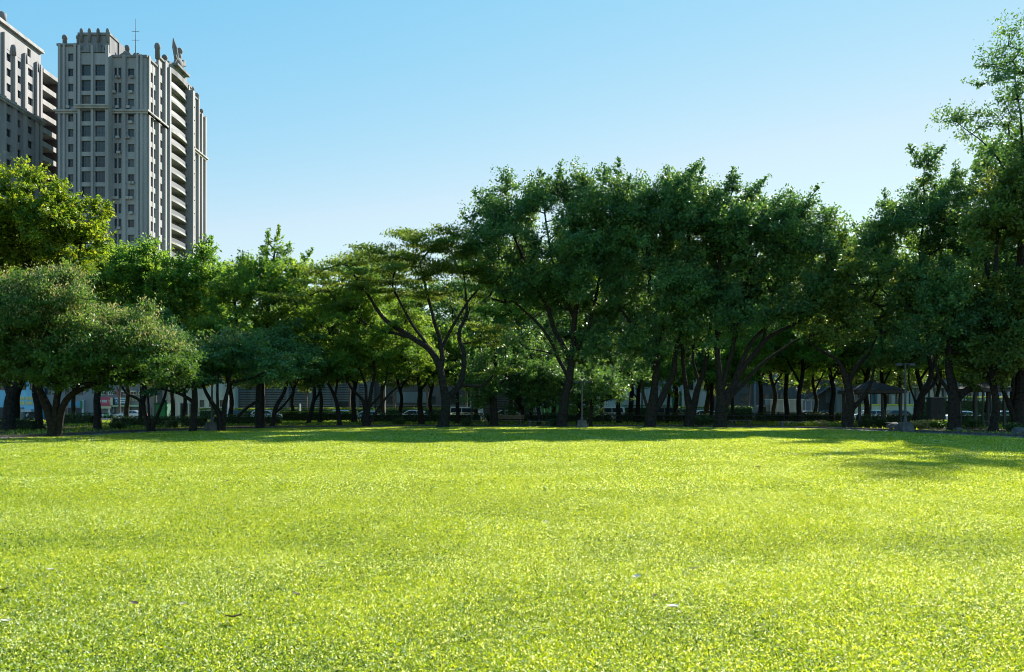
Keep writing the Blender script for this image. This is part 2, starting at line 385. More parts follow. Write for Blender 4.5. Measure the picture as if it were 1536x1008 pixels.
# ------------------------------------------------------------------ trees
def tubes_np(segs, n):
    """segs: (p0,p1,r0,r1) arrays -> quads"""
    p0, p1, r0, r1 = segs
    d = nrm(p1 - p0); ref = np.where(np.abs(d[:, 2:3]) > 0.9, np.array([[1., 0, 0]]), np.array([[0., 0, 1]]))
    u = nrm(np.cross(d, ref)); w = np.cross(d, u)
    a = np.arange(n) * 2 * np.pi / n
    ring = lambda p, r: p[:, None] + (u[:, None] * np.cos(a)[None, :, None] + w[:, None] * np.sin(a)[None, :, None]) * r[:, None, None]
    A = ring(p0, r0); B = ring(p1, r1); An = np.roll(A, -1, 1); Bn = np.roll(B, -1, 1)
    return np.stack([A, An, Bn, B], 2).reshape(-1, 3)

STY = {  # cluster horizontal / vertical radius, leaves per cluster, leaf length, width, up-bias of the spray, normal upness, spacing, share of leading shoots
    'ficus':   dict(rh=0.80, rv=0.60, n=185, L=0.21, W=0.115, up=1.1, nu=0.5, sp=1.0, shell=0.58, lead=.34),
    'airy':    dict(rh=0.85, rv=0.5, n=130, L=0.19, W=0.10, up=0.5, nu=0.5, sp=1.15, shell=0.5, lead=.15),
    'rain':    dict(rh=1.25, rv=0.24, n=300, L=0.18, W=0.10, up=0.1, nu=1.6, sp=1.15, shell=0.6, lead=0),
    'camphor': dict(rh=0.72, rv=0.58, n=170, L=0.26, W=0.15, up=0.9, nu=0.8, sp=1.0, shell=0.70, lead=.15),
    'golden':  dict(rh=0.6, rv=0.42, n=210, L=0.15, W=0.08, up=0.2, nu=0.9, sp=0.70, shell=0.76, lead=0),
    'fresh':   dict(rh=0.68, rv=0.62, n=170, L=0.24, W=0.13, up=1.2, nu=0.6, sp=1.0, shell=0.64, lead=.25),
    'blue':    dict(rh=0.8, rv=0.38, n=190, L=0.2, W=0.10, up=0.2, nu=1.1, sp=0.95, shell=0.62, lead=0),
    'slender': dict(rh=0.85, rv=0.55, n=130, L=0.26, W=0.14, up=0.5, nu=0.7, sp=1.2, shell=0.55, lead=.1),
}
total_leaves = 0
def make_tree(name, label, group, bx, D, trunks, blobs, style, leaf, seed, bark='bark', flower=0.0, thin=1.0, cat='tree', size=1.0, flower_low=-0.1):
    """trunks: polylines [(x,y,r[,dD])] in photograph pixels at distance D; blobs (x,y,rx,ry,rD[,dD]) likewise; rD,dD in metres"""
    global total_leaves
    rs = np.random.RandomState(seed); S = STY[style]; base = Vector((gx(bx, D), D, 0))
    root = empty(name, base, 0, label, cat, group)
    k = D / F
    def W3(x, y, dD=0): return np.array([(x - bx) * k, dD, EYE + (HY - y) * k])
    # trunk nodes
    nodes = []; rad = []; par = []; tr_p0 = []; tr_p1 = []; tr_r0 = []; tr_r1 = []
    for ti, line in enumerate(trunks):
        pts = [W3(q[0], q[1], q[3] if len(q) > 3 else 0) for q in line]; rr = [q[2] for q in line]
        if ti == 0 or line[0][1] > HY + 12: pts[0][2] = -0.05
        prev = None; plen = 0
        P2 = catmull([Vector(p) for p in pts], 5) if len(pts) > 2 else [Vector(pts[0]).lerp(Vector(pts[-1]), t/5) for t in range(6)]
        m = len(P2) - 1; kk = (len(pts) - 1) / m
        off = rs.rand(3) * 50
        for i, p in enumerate(P2):
            t = i * kk; a = min(int(t), len(rr) - 2); r = rr[a] + (rr[a+1] - rr[a]) * (t - a)
            wob = noise.noise_vector(Vector(off) + p * 0.55) * 0.16 * min(1, i * 0.4)
            q = np.array(p + wob)
            if i == 0 and q[2] < 0.1: r *= 1.55
            elif i == 1 and pts[0][2] < 0: r *= 1.08
            if prev is not None:
                tr_p0.append(nodes[prev]); tr_p1.append(q); tr_r0.append(rad[prev]); tr_r1.append(r)
            nodes.append(q); rad.append(r); par.append(prev if prev is not None else -1); prev = len(nodes) - 1
    ntr = len(nodes)
    # cluster centres
    cl = []; out = []
    for b in blobs:
        x, y, rx, ry, rD = b[:5]; dD = b[5] if len(b) > 5 else 0
        c = W3(x, y, dD); e = np.array([rx * k, rD, ry * k]); sp = S['sp'] * size
        vol = 4.19 * e[0] * e[1] * e[2]; nn = int(vol / sp ** 3 * 0.75 * thin) + 6
        c[2] -= (2.1 if ry > 25 else 1.2) * (style == 'ficus' and x < 1340) + (1.4 if style == 'fresh' else 0)
        u = nrm(rs.randn(nn * 2, 3)); u[:, 2] = np.abs(u[:, 2]) * np.where(rs.rand(nn*2) < 0.72, 1, -1)
        rr = (S['shell'] + (1 - S['shell']) * rs.rand(nn * 2)) ** 1.0
        inner = rs.rand(nn * 2) < 0.3; rr[inner] *= rs.rand(inner.sum()) * 0.8 + 0.2
        q = c + u * e * rr[:, None]
        nzv = np.array([noise.noise(Vector(p) * 0.33 + Vector((seed, 0, 0))) for p in q])
        q = q[nzv > -0.15][:nn]; u2 = nrm(q - c)
        cl.append(q); out.append(u2)
    for line in trunks:       # every limb ends in foliage
        if line[-1][1] < 600:
            q = W3(line[-1][0], line[-1][1], line[-1][3] if len(line[-1]) > 3 else 0); cl.append(q[None] + np.array([[0, 0, .3], [.6, .3, .1], [-.5, -.3, 0.]])); out.append(nrm(np.array([[0, 0, 1.], [1, 0, .6], [-1, 0, .6]])))
    cl = np.concatenate(cl); out = np.concatenate(out)
    # thin crowding
    order = rs.permutation(len(cl)); keep = []
    mind = S['sp'] * size * 0.55
    acc = np.empty((0, 3))
    for i in order:
        if len(acc) == 0 or np.min(np.sum((acc - cl[i]) ** 2, 1)) > mind ** 2:
            acc = np.vstack([acc, cl[i]]); keep.append(i)
    cl = cl[keep]; out = out[keep]; csz = np.ones(len(cl))
    if S['lead']:           # leading shoots that break the outline
        hi = np.where((out[:, 2] > 0.25) & (rs.rand(len(cl)) < S['lead']))[0]
        dv = nrm(out[hi] * np.array([.8, .8, .5]) + np.array([0.32, 0, 1.0]) + rs.randn(len(hi), 3) * .28)
        for st, z_ in ((0.8, .60), (1.3, .42), (1.65, .28)):
            sub = hi if st < 1 else hi[::2]; d2 = dv if st < 1 else dv[::2]
            cl = np.vstack([cl, cl[sub] + d2 * st * size]); out = np.vstack([out, d2]); csz = np.append(csz, np.full(len(sub), z_))
    # skeleton
    top = max(range(ntr), key=lambda i: nodes[i][2])
    tops = np.array([nodes[i] for i in range(ntr) if nodes[i][2] > 0.4 * nodes[top][2]])
    dd = np.min(np.linalg.norm(cl[:, None] - tops[None], axis=2), axis=1)
    nd = np.array(nodes); ndp = list(par)
    br = np.zeros(len(nodes)); tips = []
    zmin = 0.30 * nodes[top][2]
    NA = list(nodes)
    for i in np.argsort(dd):
        A = np.array(NA); d = np.linalg.norm(A - cl[i], axis=1) + 1.2 * np.maximum(0, A[:, 2] - cl[i][2]) + 50 * (A[:, 2] < zmin)
        j = int(np.argmin(d)); a = A[j]; v = cl[i] - a; ln = np.linalg.norm(v)
        m = max(1, int(ln / 1.1)); pr = j
        for s in range(1, m + 1):
            t = s / m
            q = a + v * t + rs.randn(3) * 0.07 * ln ** 0.5 * (1 if s < m else 0) + np.array([0, 0, -0.10 * ln * math.sin(PI * t)])
            NA.append(q); ndp.append(pr); pr = len(NA) - 1
        tips.append(pr)
    Nn = len(NA); A = np.array(NA); w = np.zeros(Nn); ex = 2.2
    for t in tips: w[t] = 0.018 ** ex
    for i in range(Nn - 1, ntr - 1, -1): w[i] = max(w[i], 0.014 ** ex); w[ndp[i]] += w[i]
    r = w ** (1 / ex)
    ii = np.arange(ntr, Nn); pp = np.array(ndp)[ii]
    rtr = np.array(rad)
    r0 = r[pp].copy(); isT = pp < ntr; r0[isT] = np.minimum(r[ii][isT] * 1.3 + 0.01, rtr[pp[isT]] * 0.95)
    r1 = r[ii]; r0 = np.minimum(r0, r1 * 1.9 + 0.005)
    tb = tubes_np((np.array(tr_p0), np.array(tr_p1), np.array(tr_r0), np.array(tr_r1)), 10)
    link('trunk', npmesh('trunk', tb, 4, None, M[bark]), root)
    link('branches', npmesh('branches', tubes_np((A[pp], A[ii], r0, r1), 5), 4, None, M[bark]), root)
    # leaves
    n = S['n']; Nc = len(cl)
    szs = (0.75 + 0.5 * rs.rand(Nc)) * csz
    dirs = nrm(out * np.array([1, 1, 0.7]) + np.array([0, 0, S['up']]) + rs.randn(Nc, 3) * 0.35)
    loc = rs.randn(Nc, n, 3) * 0.42; rl = np.linalg.norm(loc, axis=2, keepdims=True); loc = loc / np.maximum(rl, 1e-6) * np.minimum(rl, 1.1)
    # gather leaves on a few sprays per cluster
    ns = 7; sd_ = nrm(rs.randn(Nc * ns, 3)).reshape(Nc, ns, 3) * 0.8 + dirs[:, None] * 0.45
    which = rs.randint(0, ns, (Nc, n)); tt = rs.rand(Nc, n, 1) ** 0.7
    spray = np.take_along_axis(sd_, which[..., None].repeat(3, 2), 1) * tt + loc * 0.42
    ext = np.array([S['rh'], S['rh'], S['rv']]) * size
    pos = cl[:, None] + spray * ext * szs[:, None, None] * 1.25 + dirs[:, None] * (tt - 0.4) * S['rh'] * 0.5 * (S['up'] > 0.4)
    pos = pos.reshape(-1, 3); NL = len(pos)
    sdir_ = np.take_along_axis(sd_, which[..., None].repeat(3, 2), 1).reshape(-1, 3)
    ax = nrm(sdir_ * 0.6 + rs.randn(NL, 3) * 0.6 + np.array([0, 0, -0.15]))
    nm = nrm(rs.randn(NL, 3) * 0.7 + np.array([0, 0, S['nu']]))
    Lf = S['L'] * (0.65 + 0.7 * rs.rand(NL)) * size ** 0.5; Wf = Lf * S['W'] / S['L']
    tint = np.clip(0.42 * rs.rand(NL) + 0.38 * np.repeat(rs.rand(Nc), n) + 0.2 * rs.rand(NL) ** 4 + 0.06, 0, 1)
    kp = rs.rand(NL) < np.repeat(csz, n) ** 1.6
    V = leaves(pos[kp], ax[kp], nm[kp], Lf[kp], Wf[kp], 0.15); tint = tint[kp]
    total_leaves += int(kp.sum())
    link('crown', npmesh('crown', V, 4, tint, G[leaf]), root)
    if flower:
        c0 = np.mean(cl, 0); hi = (out[:, 2] > flower_low) & (cl[:, 2] > np.percentile(cl[:, 2], 25)); sel = np.where(hi)[0]
        fp = np.repeat(cl[sel], int(150 * flower), 0); fo = np.repeat(out[sel], int(150 * flower), 0); Nf = len(fp)
        fp = fp + nrm(rs.randn(Nf, 3)) * ext * 1.15 * (0.5 + 0.5 * rs.rand(Nf, 1)) + (fo * 0.3 + np.array([0, 0, 0.22])) * rs.rand(Nf, 1)
        V = leaves(fp, nrm(rs.randn(Nf, 3) * 0.4 + np.array([0, 0, 1])), nrm(rs.randn(Nf, 3)), 0.07 + 0.08 * rs.rand(Nf), 0.035 + 0.03 * rs.rand(Nf))
        link('blossom', npmesh('blossom', V, 4, rs.rand(Nf), G['flower']), root)
    return root

def V_(*a): return list(a)
FR = 'trees along the edge of the lawn'
# --- left
make_tree('camphor_tree', 'tall yellow-green leafy tree rising in front of the grey towers at the far left', FR, 20, 56,
    [[(20, 640, .38), (22, 600, .33), (34, 560, .28), (45, 480, .2), (40, 400, .12)], [(22, 600, .25), (0, 540, .2), (-20, 460, .14), (-10, 380, .08)], [(34, 560, .2), (90, 480, .16), (115, 400, .1), (120, 350, .06)]],
    [(30, 332, 56, 70, 3.6), (106, 356, 42, 58, 3.2), (66, 370, 56, 60, 3.6), (-45, 360, 55, 70, 3.2), (20, 420, 80, 60, 3.4), (84, 306, 22, 22, 1.5), (38, 268, 20, 14, 1.0), (138, 330, 12, 26, 1.0), (-8, 275, 20, 18, 1.0)],
    'camphor', 'camphor', 11)
make_tree('golden_rain_tree', 'low dome-shaped tree with tan blossom over its crown, nearest the lawn at left', FR, 80, 40,
    [[(78, 657, .27), (76, 625, .25), (66, 590, .17), (50, 560, .12), (30, 520, .07)], [(84, 657, .22), (92, 620, .18), (108, 590, .14), (150, 575, .09), (190, 560, .05)], [(80, 640, .2), (85, 600, .16), (95, 560, .12), (100, 500, .07)], [(108, 595, .1), (128, 560, .08), (150, 530, .05)]],
    [(100, 490, 96, 78, 3.3), (155, 492, 84, 56, 3.2), (50, 485, 96, 74, 3.3), (10, 500, 90, 72, 3.2), (190, 525, 80, 50, 3.0), (235, 540, 52, 34, 2.4), (130, 545, 140, 34, 3.2, -0.4), (-30, 540, 60, 36, 2.5), (65, 455, 60, 40, 2.2)],
    'golden', 'golden', 12, flower=0.55)
make_tree('park_tree', 'thick dark trunk with leaning fork beside the blossom tree, far left', FR, 14, 52,
    [[(13, 643, .42), (14, 610, .36), (20, 585, .3), (32, 560, .2), (45, 530, .12)], [(16, 600, .25), (6, 570, .18), (-10, 530, .1)]],
    [(0, 530, 60, 34, 3.0, 1), (50, 520, 60, 36, 3.0, 1.5)], 'blue', 'bluegreen', 13)
make_tree('park_tree', 'dark twisting trunk between the far left trunk and the blossom tree', FR, 56, 54,
    [[(57, 640, .26), (57, 610, .23), (52, 585, .18), (60, 560, .13), (80, 540, .08)]],
    [(70, 535, 60, 30, 3.0, 1.0)], 'blue', 'bluegreen', 14)
make_tree('park_tree', 'straight dark trunk just left of the red shop sign', FR, 146, 54,
    [[(146, 646, .27), (145, 610, .23), (148, 575, .19), (155, 530, .12), (160, 480, .07)], [(148, 580, .1), (175, 572, .08), (215, 560, .05)]],
    [(150, 520, 80, 44, 3.2, 1.5), (200, 500, 60, 40, 2.8, 1.5)], 'blue', 'bluegreen', 15)
make_tree('park_tree', 'slim tree whose stems fork low into a V right of the red shop sign', FR, 226, 50,
    [[(226, 648, .16), (220, 625, .12), (208, 600, .09), (190, 590, .07), (180, 570, .05)], [(228, 645, .13), (237, 620, .1), (248, 590, .08), (252, 560, .06), (255, 520, .04)], [(226, 630, .08), (222, 600, .06), (213, 570, .05)]],
    [(225, 540, 50, 30, 2.4), (262, 525, 48, 36, 2.6)], 'blue', 'bluegreen', 16)
make_tree('bushy_tree', 'bushy mid-green tree below the foot of the corner tower', FR, 215, 66,
    [[(215, 636, .3), (214, 580, .26), (210, 500, .18), (215, 430, .1)], [(214, 560, .2), (260, 500, .14), (290, 440, .08)]],
    [(200, 432, 50, 44, 3.2), (262, 432, 54, 46, 3.2), (160, 410, 34, 34, 2.4), (300, 440, 36, 44, 2.6), (306, 395, 18, 20, 1.1), (232, 384, 22, 16, 1.2), (240, 480, 90, 50, 3.5)],
    'camphor', 'fresh', 17)
make_tree('bushy_tree', 'tall bushy tree with a ragged crown and spiky top, right of the corner tower', FR, 400, 64,
    [[(392, 641, .3), (392, 590, .26), (396, 520, .2), (405, 440, .13), (412, 380, .06)], [(393, 570, .2), (360, 500, .14), (350, 430, .08)], [(396, 540, .15), (440, 480, .12), (455, 420, .07)]],
    [(400, 420, 66, 52, 3.6), (355, 430, 36, 46, 3.0), (450, 425, 34, 36, 2.6), (412, 384, 22, 20, 1.3), (380, 385, 28, 20, 1.5), (440, 384, 22, 16, 1.3), (390, 490, 90, 50, 4), (330, 500, 50, 44, 3)],
    'fresh', 'fresh', 18)
make_tree('park_tree', 'low dark blue-green tree with a yellowish flowering top behind the lamp post at left', FR, 330, 50,
    [[(331, 647, .2), (328, 620, .16), (316, 600, .12), (305, 580, .09), (300, 550, .05)], [(333, 645, .18), (337, 610, .15), (345, 580, .1), (350, 545, .06)], [(331, 625, .1), (325, 590, .08), (328, 555, .05)]],
    [(350, 545, 66, 40, 3.0), (300, 555, 46, 32, 2.6), (395, 555, 40, 32, 2.6), (360, 515, 34, 18, 1.8)],
    'blue', 'bluegreen', 19, flower=0.35, flower_low=0.55)
make_tree('park_tree', 'dark thick trunk with low crown behind the blossom dome', FR, 290, 49,
    [[(289, 649, .24), (291, 615, .2), (293, 585, .16), (285, 550, .1)], [(292, 605, .12), (268, 590, .09), (245, 585, .06)]],
    [(285, 545, 44, 36, 2.6)], 'blue', 'bluegreen', 20)
make_tree('park_tree', 'straight dark trunk under dark blue-green foliage, left of the slatted facade', FR, 390, 57,
    [[(390, 643, .28), (389, 605, .24), (390, 570, .18), (394, 530, .1)], [(389, 600, .12), (370, 612, .1), (358, 625, .09)]],
    [(420, 545, 56, 40, 3.2), (380, 530, 50, 36, 3.2)], 'blue', 'bluegreen', 21)
make_tree('park_tree', 'slanting low trunk leaning right under dark foliage, left of the slatted facade', FR, 408, 62,
    [[(408, 640, .2), (414, 615, .17), (426, 590, .13), (436, 560, .08)], [(412, 620, .1), (432, 600, .08), (448, 570, .05)]],
    [(455, 545, 46, 36, 3.0), (440, 510, 40, 34, 3)], 'blue', 'bluegreen', 22)
make_tree('park_tree', 'forking slim tree in front of the slatted facade, left one of the pair', FR, 470, 76,
    [[(462, 636, .2), (468, 610, .2), (472, 590, .15), (468, 560, .1), (465, 520, .06)], [(468, 605, .12), (480, 585, .1), (484, 550, .06)]],
    [(460, 500, 46, 46, 3.2), (500, 490, 50, 50, 3.4)], 'slender', 'olive', 23)
make_tree('park_tree', 'slim trunk leaning left in front of the pale blue car', FR, 508, 64,
    [[(510, 641, .2), (506, 615, .17), (499, 590, .13), (490, 570, .08)], [(502, 595, .1), (506, 570, .08), (512, 530, .05)]],
    [(500, 530, 54, 40, 3.2), (520, 480, 56, 46, 3.4)], 'blue', 'fresh', 24)
make_tree('park_tree', 'many-stemmed tree fanning out from low down, right of the pale blue car', FR, 550, 63,
    [[(547, 641, .26), (549, 618, .22), (543, 600, .13), (528, 583, .1), (518, 565, .06)], [(550, 625, .18), (556, 595, .15), (562, 560, .1), (560, 520, .05)], [(551, 625, .14), (572, 605, .1), (597, 580, .07), (615, 565, .04)], [(549, 612, .14), (548, 580, .1), (540, 550, .06)], [(553, 612, .1), (572, 590, .08), (580, 560, .05)]],
    [(560, 540, 70, 34, 3.4), (590, 500, 60, 46, 3.6), (540, 480, 60, 50, 3.8), (620, 540, 40, 30, 2.6)], 'blue', 'fresh', 25)
make_tree('park_tree', 'straight dark trunk close behind the spreading flat-topped tree, on its left', FR, 632, 70,
    [[(632, 638, .27), (631, 600, .23), (628, 570, .18), (624, 530, .1)], [(631, 585, .12), (650, 560, .09), (668, 530, .05)]],
    [(610, 520, 60, 44, 3.2), (660, 530, 50, 40, 3.2), (640, 560, 40, 26, 2.4)], 'slender', 'fresh', 26)
make_tree('rain_tree', 'spreading flat-topped tree with layered pale green crown on bare rising limbs', FR, 665, 60,
    [[(665, 641, .42), (668, 600, .34), (660, 560, .28), (645, 525, .24), (615, 505, .2), (585, 485, .16), (560, 455, .12), (535, 420, .08), (520, 398, .05)],
     [(660, 560, .2), (664, 520, .18), (650, 480, .14), (640, 440, .1), (630, 400, .06)],
     [(668, 600, .26), (690, 575, .22), (697, 540, .18), (690, 500, .14), (700, 460, .1), (695, 410, .05)],
     [(615, 505, .14), (590, 500, .11), (555, 490, .08), (520, 460, .05)],
     [(664, 520, .14), (690, 470, .1), (720, 430, .06)], [(690, 578, .16), (720, 580, .12), (745, 560, .07)],
     [(645, 525, .12), (610, 470, .1), (590, 430, .07), (600, 390, .04)]],
    [(640, 378, 72, 15, 4.2), (590, 392, 64, 13, 3.6), (690, 372, 40, 16, 3.6), (545, 378, 32, 7, 1.8), (648, 356, 50, 10, 2.8), (540, 420, 58, 11, 3.2), (610, 415, 60, 12, 4), (500, 432, 46, 10, 3.0), (680, 410, 56, 14, 4), (585, 438, 30, 10, 2.5), (480, 408, 40, 9, 2.5), (430, 448, 34, 8, 2.4), (700, 440, 40, 12, 3), (640, 440, 30, 8, 3.2),
     (560, 385, 22, 7, 1.6), (725, 500, 30, 24, 2.6)],
    'rain', 'rain', 27)
# --- centre
make_tree('ficus_tree', 'tallest dark ficus with three-lobed crown and straight thick trunk, left of centre group', FR, 843, 61,
    [[(842, 641, .46), (846, 605, .36), (852, 570, .3), (858, 530, .26), (862, 480, .2), (868, 400, .13), (875, 300, .06)],
     [(856, 540, .2), (835, 500, .18), (815, 450, .15), (790, 400, .11), (760, 330, .06)],
     [(852, 570, .16), (840, 540, .14), (825, 510, .12), (790, 470, .09), (765, 450, .05)],
     [(858, 530, .18), (880, 500, .16), (895, 440, .12), (910, 370, .07)],
     [(862, 480, .15), (840, 430, .12), (825, 360, .08), (815, 300, .05)]],
    [(758, 330, 48, 52, 4.2), (736, 284, 28, 46, 2.4, 0), (805, 285, 38, 44, 3.6), (880, 280, 44, 48, 4.0), (845, 350, 75, 62, 5.2), (910, 340, 50, 66, 4.6), (925, 310, 40, 40, 3.6), (775, 390, 62, 34, 4.2), (880, 420, 56, 40, 4.2), (830, 430, 44, 24, 3.4), (815, 470, 60, 26, 3.4), (900, 480, 50, 26, 3.2), (888, 245, 24, 16, 1.6), (712, 342, 28, 30, 2.2), (760, 265, 16, 22, 1.3), (925, 270, 26, 24, 2.2), (845, 278, 30, 22, 2.4)],
    'ficus', 'ficus', 31)
make_tree('ficus_tree', 'dark ficus with one limb rising to the right, second trunk of the centre group', FR, 977, 60,
    [[(975, 641, .46), (980, 610, .38), (984, 575, .27), (986, 520, .2), (975, 450, .15), (970, 380, .1), (965, 320, .05)],
     [(982, 615, .3), (1000, 585, .24), (1012, 545, .2), (1022, 480, .15), (1030, 400, .1), (1040, 320, .05)],
     [(984, 560, .18), (965, 510, .15), (935, 470, .11), (915, 430, .06)], [(986, 520, .14), (1000, 460, .11), (1005, 380, .07)],
     [(978, 625, .14), (968, 600, .11), (960, 570, .08)]],
    [(960, 330, 52, 60, 4.4), (1015, 310, 50, 58, 4.4), (985, 400, 64, 44, 4.6), (950, 285, 34, 34, 2.8), (1000, 274, 32, 24, 2.4), (955, 280, 34, 24, 2.6), (950, 440, 46, 34, 3.6), (1020, 262, 22, 20, 1.6), (1030, 400, 40, 40, 3.6), (960, 490, 40, 26, 3), (1000, 475, 40, 24, 3)],
    'ficus', 'ficus', 32)
make_tree('ficus_tree', 'dark ficus forking low into a wide V, in the middle of the centre group', FR, 1036, 61,
    [[(1033, 641, .4), (1036, 618, .36), (1030, 590, .22), (1026, 560, .16), (1020, 500, .12), (1015, 430, .07)],
     [(1038, 622, .3), (1046, 590, .24), (1056, 560, .18), (1066, 510, .14), (1070, 430, .1), (1075, 340, .05)], [(1050, 580, .12), (1040, 530, .1), (1045, 450, .06)]],
    [(1050, 295, 44, 54, 4.0), (1078, 335, 46, 60, 4.4), (1040, 262, 26, 20, 1.8), (1060, 420, 50, 34, 3.8)],
    'ficus', 'ficus', 33)
make_tree('ficus_tree', 'dark ficus whose many limbs sweep far out to the right, last of the centre group', FR, 1082, 59,
    [[(1080, 641, .48), (1082, 610, .42), (1080, 570, .24), (1076, 520, .2), (1075, 460, .16), (1082, 380, .1), (1090, 310, .05)],
     [(1084, 612, .34), (1098, 580, .26), (1120, 545, .2), (1150, 510, .17), (1185, 490, .13), (1225, 470, .08), (1245, 440, .05)],
     [(1086, 600, .22), (1104, 560, .18), (1130, 510, .15), (1165, 475, .12), (1200, 440, .08), (1220, 400, .05)],
     [(1083, 585, .2), (1094, 540, .16), (1104, 490, .13), (1120, 430, .1), (1140, 360, .06)],
     [(1088, 605, .18), (1115, 575, .14), (1150, 540, .11), (1190, 515, .08), (1215, 505, .05)],
     [(1120, 545, .12), (1145, 505, .1), (1160, 440, .08), (1185, 370, .05)]],
    [(1100, 305, 54, 52, 4.2), (1155, 320, 56, 52, 4.2), (1215, 335, 36, 36, 3.2), (1120, 385, 70, 46, 4.8), (1200, 350, 46, 42, 3.8), (1185, 395, 60, 30, 4.0), (1235, 385, 36, 26, 3.0), (1245, 330, 26, 22, 1.9), (1085, 272, 28, 22, 2.0), (1118, 276, 34, 22, 2.4), (1160, 290, 30, 22, 2.2), (1190, 300, 24, 18, 1.6), (1240, 300, 9, 20, .8), (1262, 325, 12, 14, .9), (1100, 440, 50, 26, 3.4), (1225, 420, 40, 22, 3), (1140, 455, 50, 22, 3), (1200, 450, 50, 22, 3), (1060, 480, 30, 24, 2.6)],
    'ficus', 'ficus', 34)
make_tree('park_tree', 'straight dark trunk with rounded low crown, left of the tallest ficus', FR, 741, 64,
    [[(741, 641, .34), (740, 600, .28), (742, 560, .2), (744, 510, .1)], [(741, 585, .12), (755, 570, .09), (768, 545, .05)]],
    [(745, 530, 44, 40, 3.0), (770, 545, 36, 30, 2.6), (725, 545, 30, 26, 2.4)], 'ficus', 'ficus', 35)
make_tree('park_tree', 'small crooked tree with a bent trunk in front of the dark louvred shed', FR, 781, 68,
    [[(780, 637, .17), (784, 615, .14), (776, 603, .12), (779, 590, .1), (786, 570, .06)], [(784, 612, .08), (788, 606, .07)]],
    [(786, 560, 36, 28, 2.4), (800, 535, 40, 34, 2.6)], 'ficus', 'ficus', 36)
make_tree('park_tree', 'small dark tree with upturned branches, between the crooked tree and the tallest ficus', FR, 808, 66,
    [[(808, 638, .18), (808, 610, .15), (802, 590, .09), (798, 570, .05)], [(808, 608, .12), (814, 585, .09), (818, 560, .05)], [(808, 610, .08), (822, 597, .05)]],
    [(810, 560, 32, 26, 2.4), (830, 540, 40, 30, 2.6)], 'ficus', 'ficus', 37)
make_tree('park_tree', 'small tree with twiggy fork just right of the tallest ficus trunk', FR, 868, 66,
    [[(868, 637, .2), (868, 610, .17), (860, 590, .1), (852, 575, .05)], [(869, 608, .13), (880, 592, .09), (892, 575, .05)]],
    [(872, 560, 40, 26, 2.6), (895, 545, 34, 30, 2.6)], 'ficus', 'ficus', 38)
make_tree('park_tree', 'slim straight trunk near the grey lamp pole, in front of the blank pale wall', FR, 887, 64,
    [[(886, 638, .14), (887, 600, .12), (888, 560, .08)]], [(895, 548, 38, 30, 2.6), (910, 570, 30, 18, 2)], 'ficus', 'ficus', 39)
make_tree('park_tree', 'straight dark trunk crossing the blank pale wall', FR, 928, 76,
    [[(928, 634, .24), (927, 590, .2), (926, 540, .14), (925, 480, .07)]], [(925, 500, 44, 46, 3.2), (950, 520, 34, 28, 2.6)], 'ficus', 'ficus', 40)
make_tree('park_tree', 'dark trunk beside the small yellow sign on the pale wall', FR, 957, 80,
    [[(957, 633, .25), (957, 590, .2), (955, 540, .12)], [(957, 600, .08), (945, 585, .06), (935, 580, .04)]], [(960, 500, 46, 46, 3.2)], 'ficus', 'olive', 41)
make_tree('park_tree', 'slim trunk between the second ficus and the low V-forked ficus', FR, 1002, 76,
    [[(1001, 635, .16), (1003, 600, .14), (1005, 560, .08)]], [(1008, 540, 36, 30, 2.6)], 'ficus', 'fresh', 42)
# --- right
make_tree('park_tree', 'dark trunk splitting into a Y at head height, next to the left shelter', FR, 1272, 58,
    [[(1272, 642, .44), (1274, 610, .34), (1272, 575, .26), (1262, 550, .16), (1240, 530, .11), (1215, 510, .06)], [(1273, 580, .2), (1285, 550, .16), (1305, 525, .1), (1318, 500, .05)], [(1275, 618, .2), (1290, 600, .16), (1303, 580, .12), (1312, 550, .08)]],
    [(1275, 420, 58, 50, 3.8), (1300, 370, 46, 36, 3.2), (1250, 460, 50, 34, 3.2), (1290, 480, 60, 40, 3.6), (1240, 515, 44, 24, 2.8)],
    'slender', 'olive', 43)
make_tree('ficus_tree', 'spiky dark tree with a pointed leader against the sky, right of centre group', FR, 1378, 62,
    [[(1372, 640, .26), (1376, 615, .24), (1384, 590, .22), (1396, 560, .18), (1392, 500, .15), (1380, 420, .11), (1385, 320, .06), (1386, 250, .03)], [(1396, 560, .14), (1410, 520, .12), (1425, 470, .08)], [(1390, 490, .12), (1350, 440, .1), (1320, 390, .06)]],
    [(1345, 370, 48, 56, 4.0), (1395, 340, 46, 56, 4.0), (1385, 312, 28, 25, 2.0), (1383, 285, 20, 25, 1.6), (1386, 258, 13, 24, 1.1), (1350, 320, 30, 22, 1.8), (1320, 340, 24, 26, 2.0), (1370, 430, 70, 40, 4.4), (1420, 320, 34, 40, 3.0), (1425, 400, 50, 60, 4.2), (1340, 480, 50, 34, 3.6), (1362, 265, 14, 10, .8)],
    'ficus', 'ficus', 44)
make_tree('park_tree', 'thick dark trunk with a long branch leaning right over the second shelter', FR, 1430, 53,
    [[(1430, 646, .42), (1432, 610, .38), (1428, 580, .3), (1424, 540, .22), (1430, 480, .14), (1440, 420, .08)], [(1434, 600, .26), (1450, 585, .2), (1475, 565, .16), (1505, 555, .12), (1540, 540, .07)], [(1428, 600, .14), (1418, 580, .12), (1405, 560, .09), (1398, 530, .05)]],
    [(1435, 470, 60, 50, 3.6), (1480, 500, 50, 40, 3.4), (1410, 520, 50, 34, 3.2), (1500, 540, 40, 22, 3)],
    'ficus', 'ficus', 45)
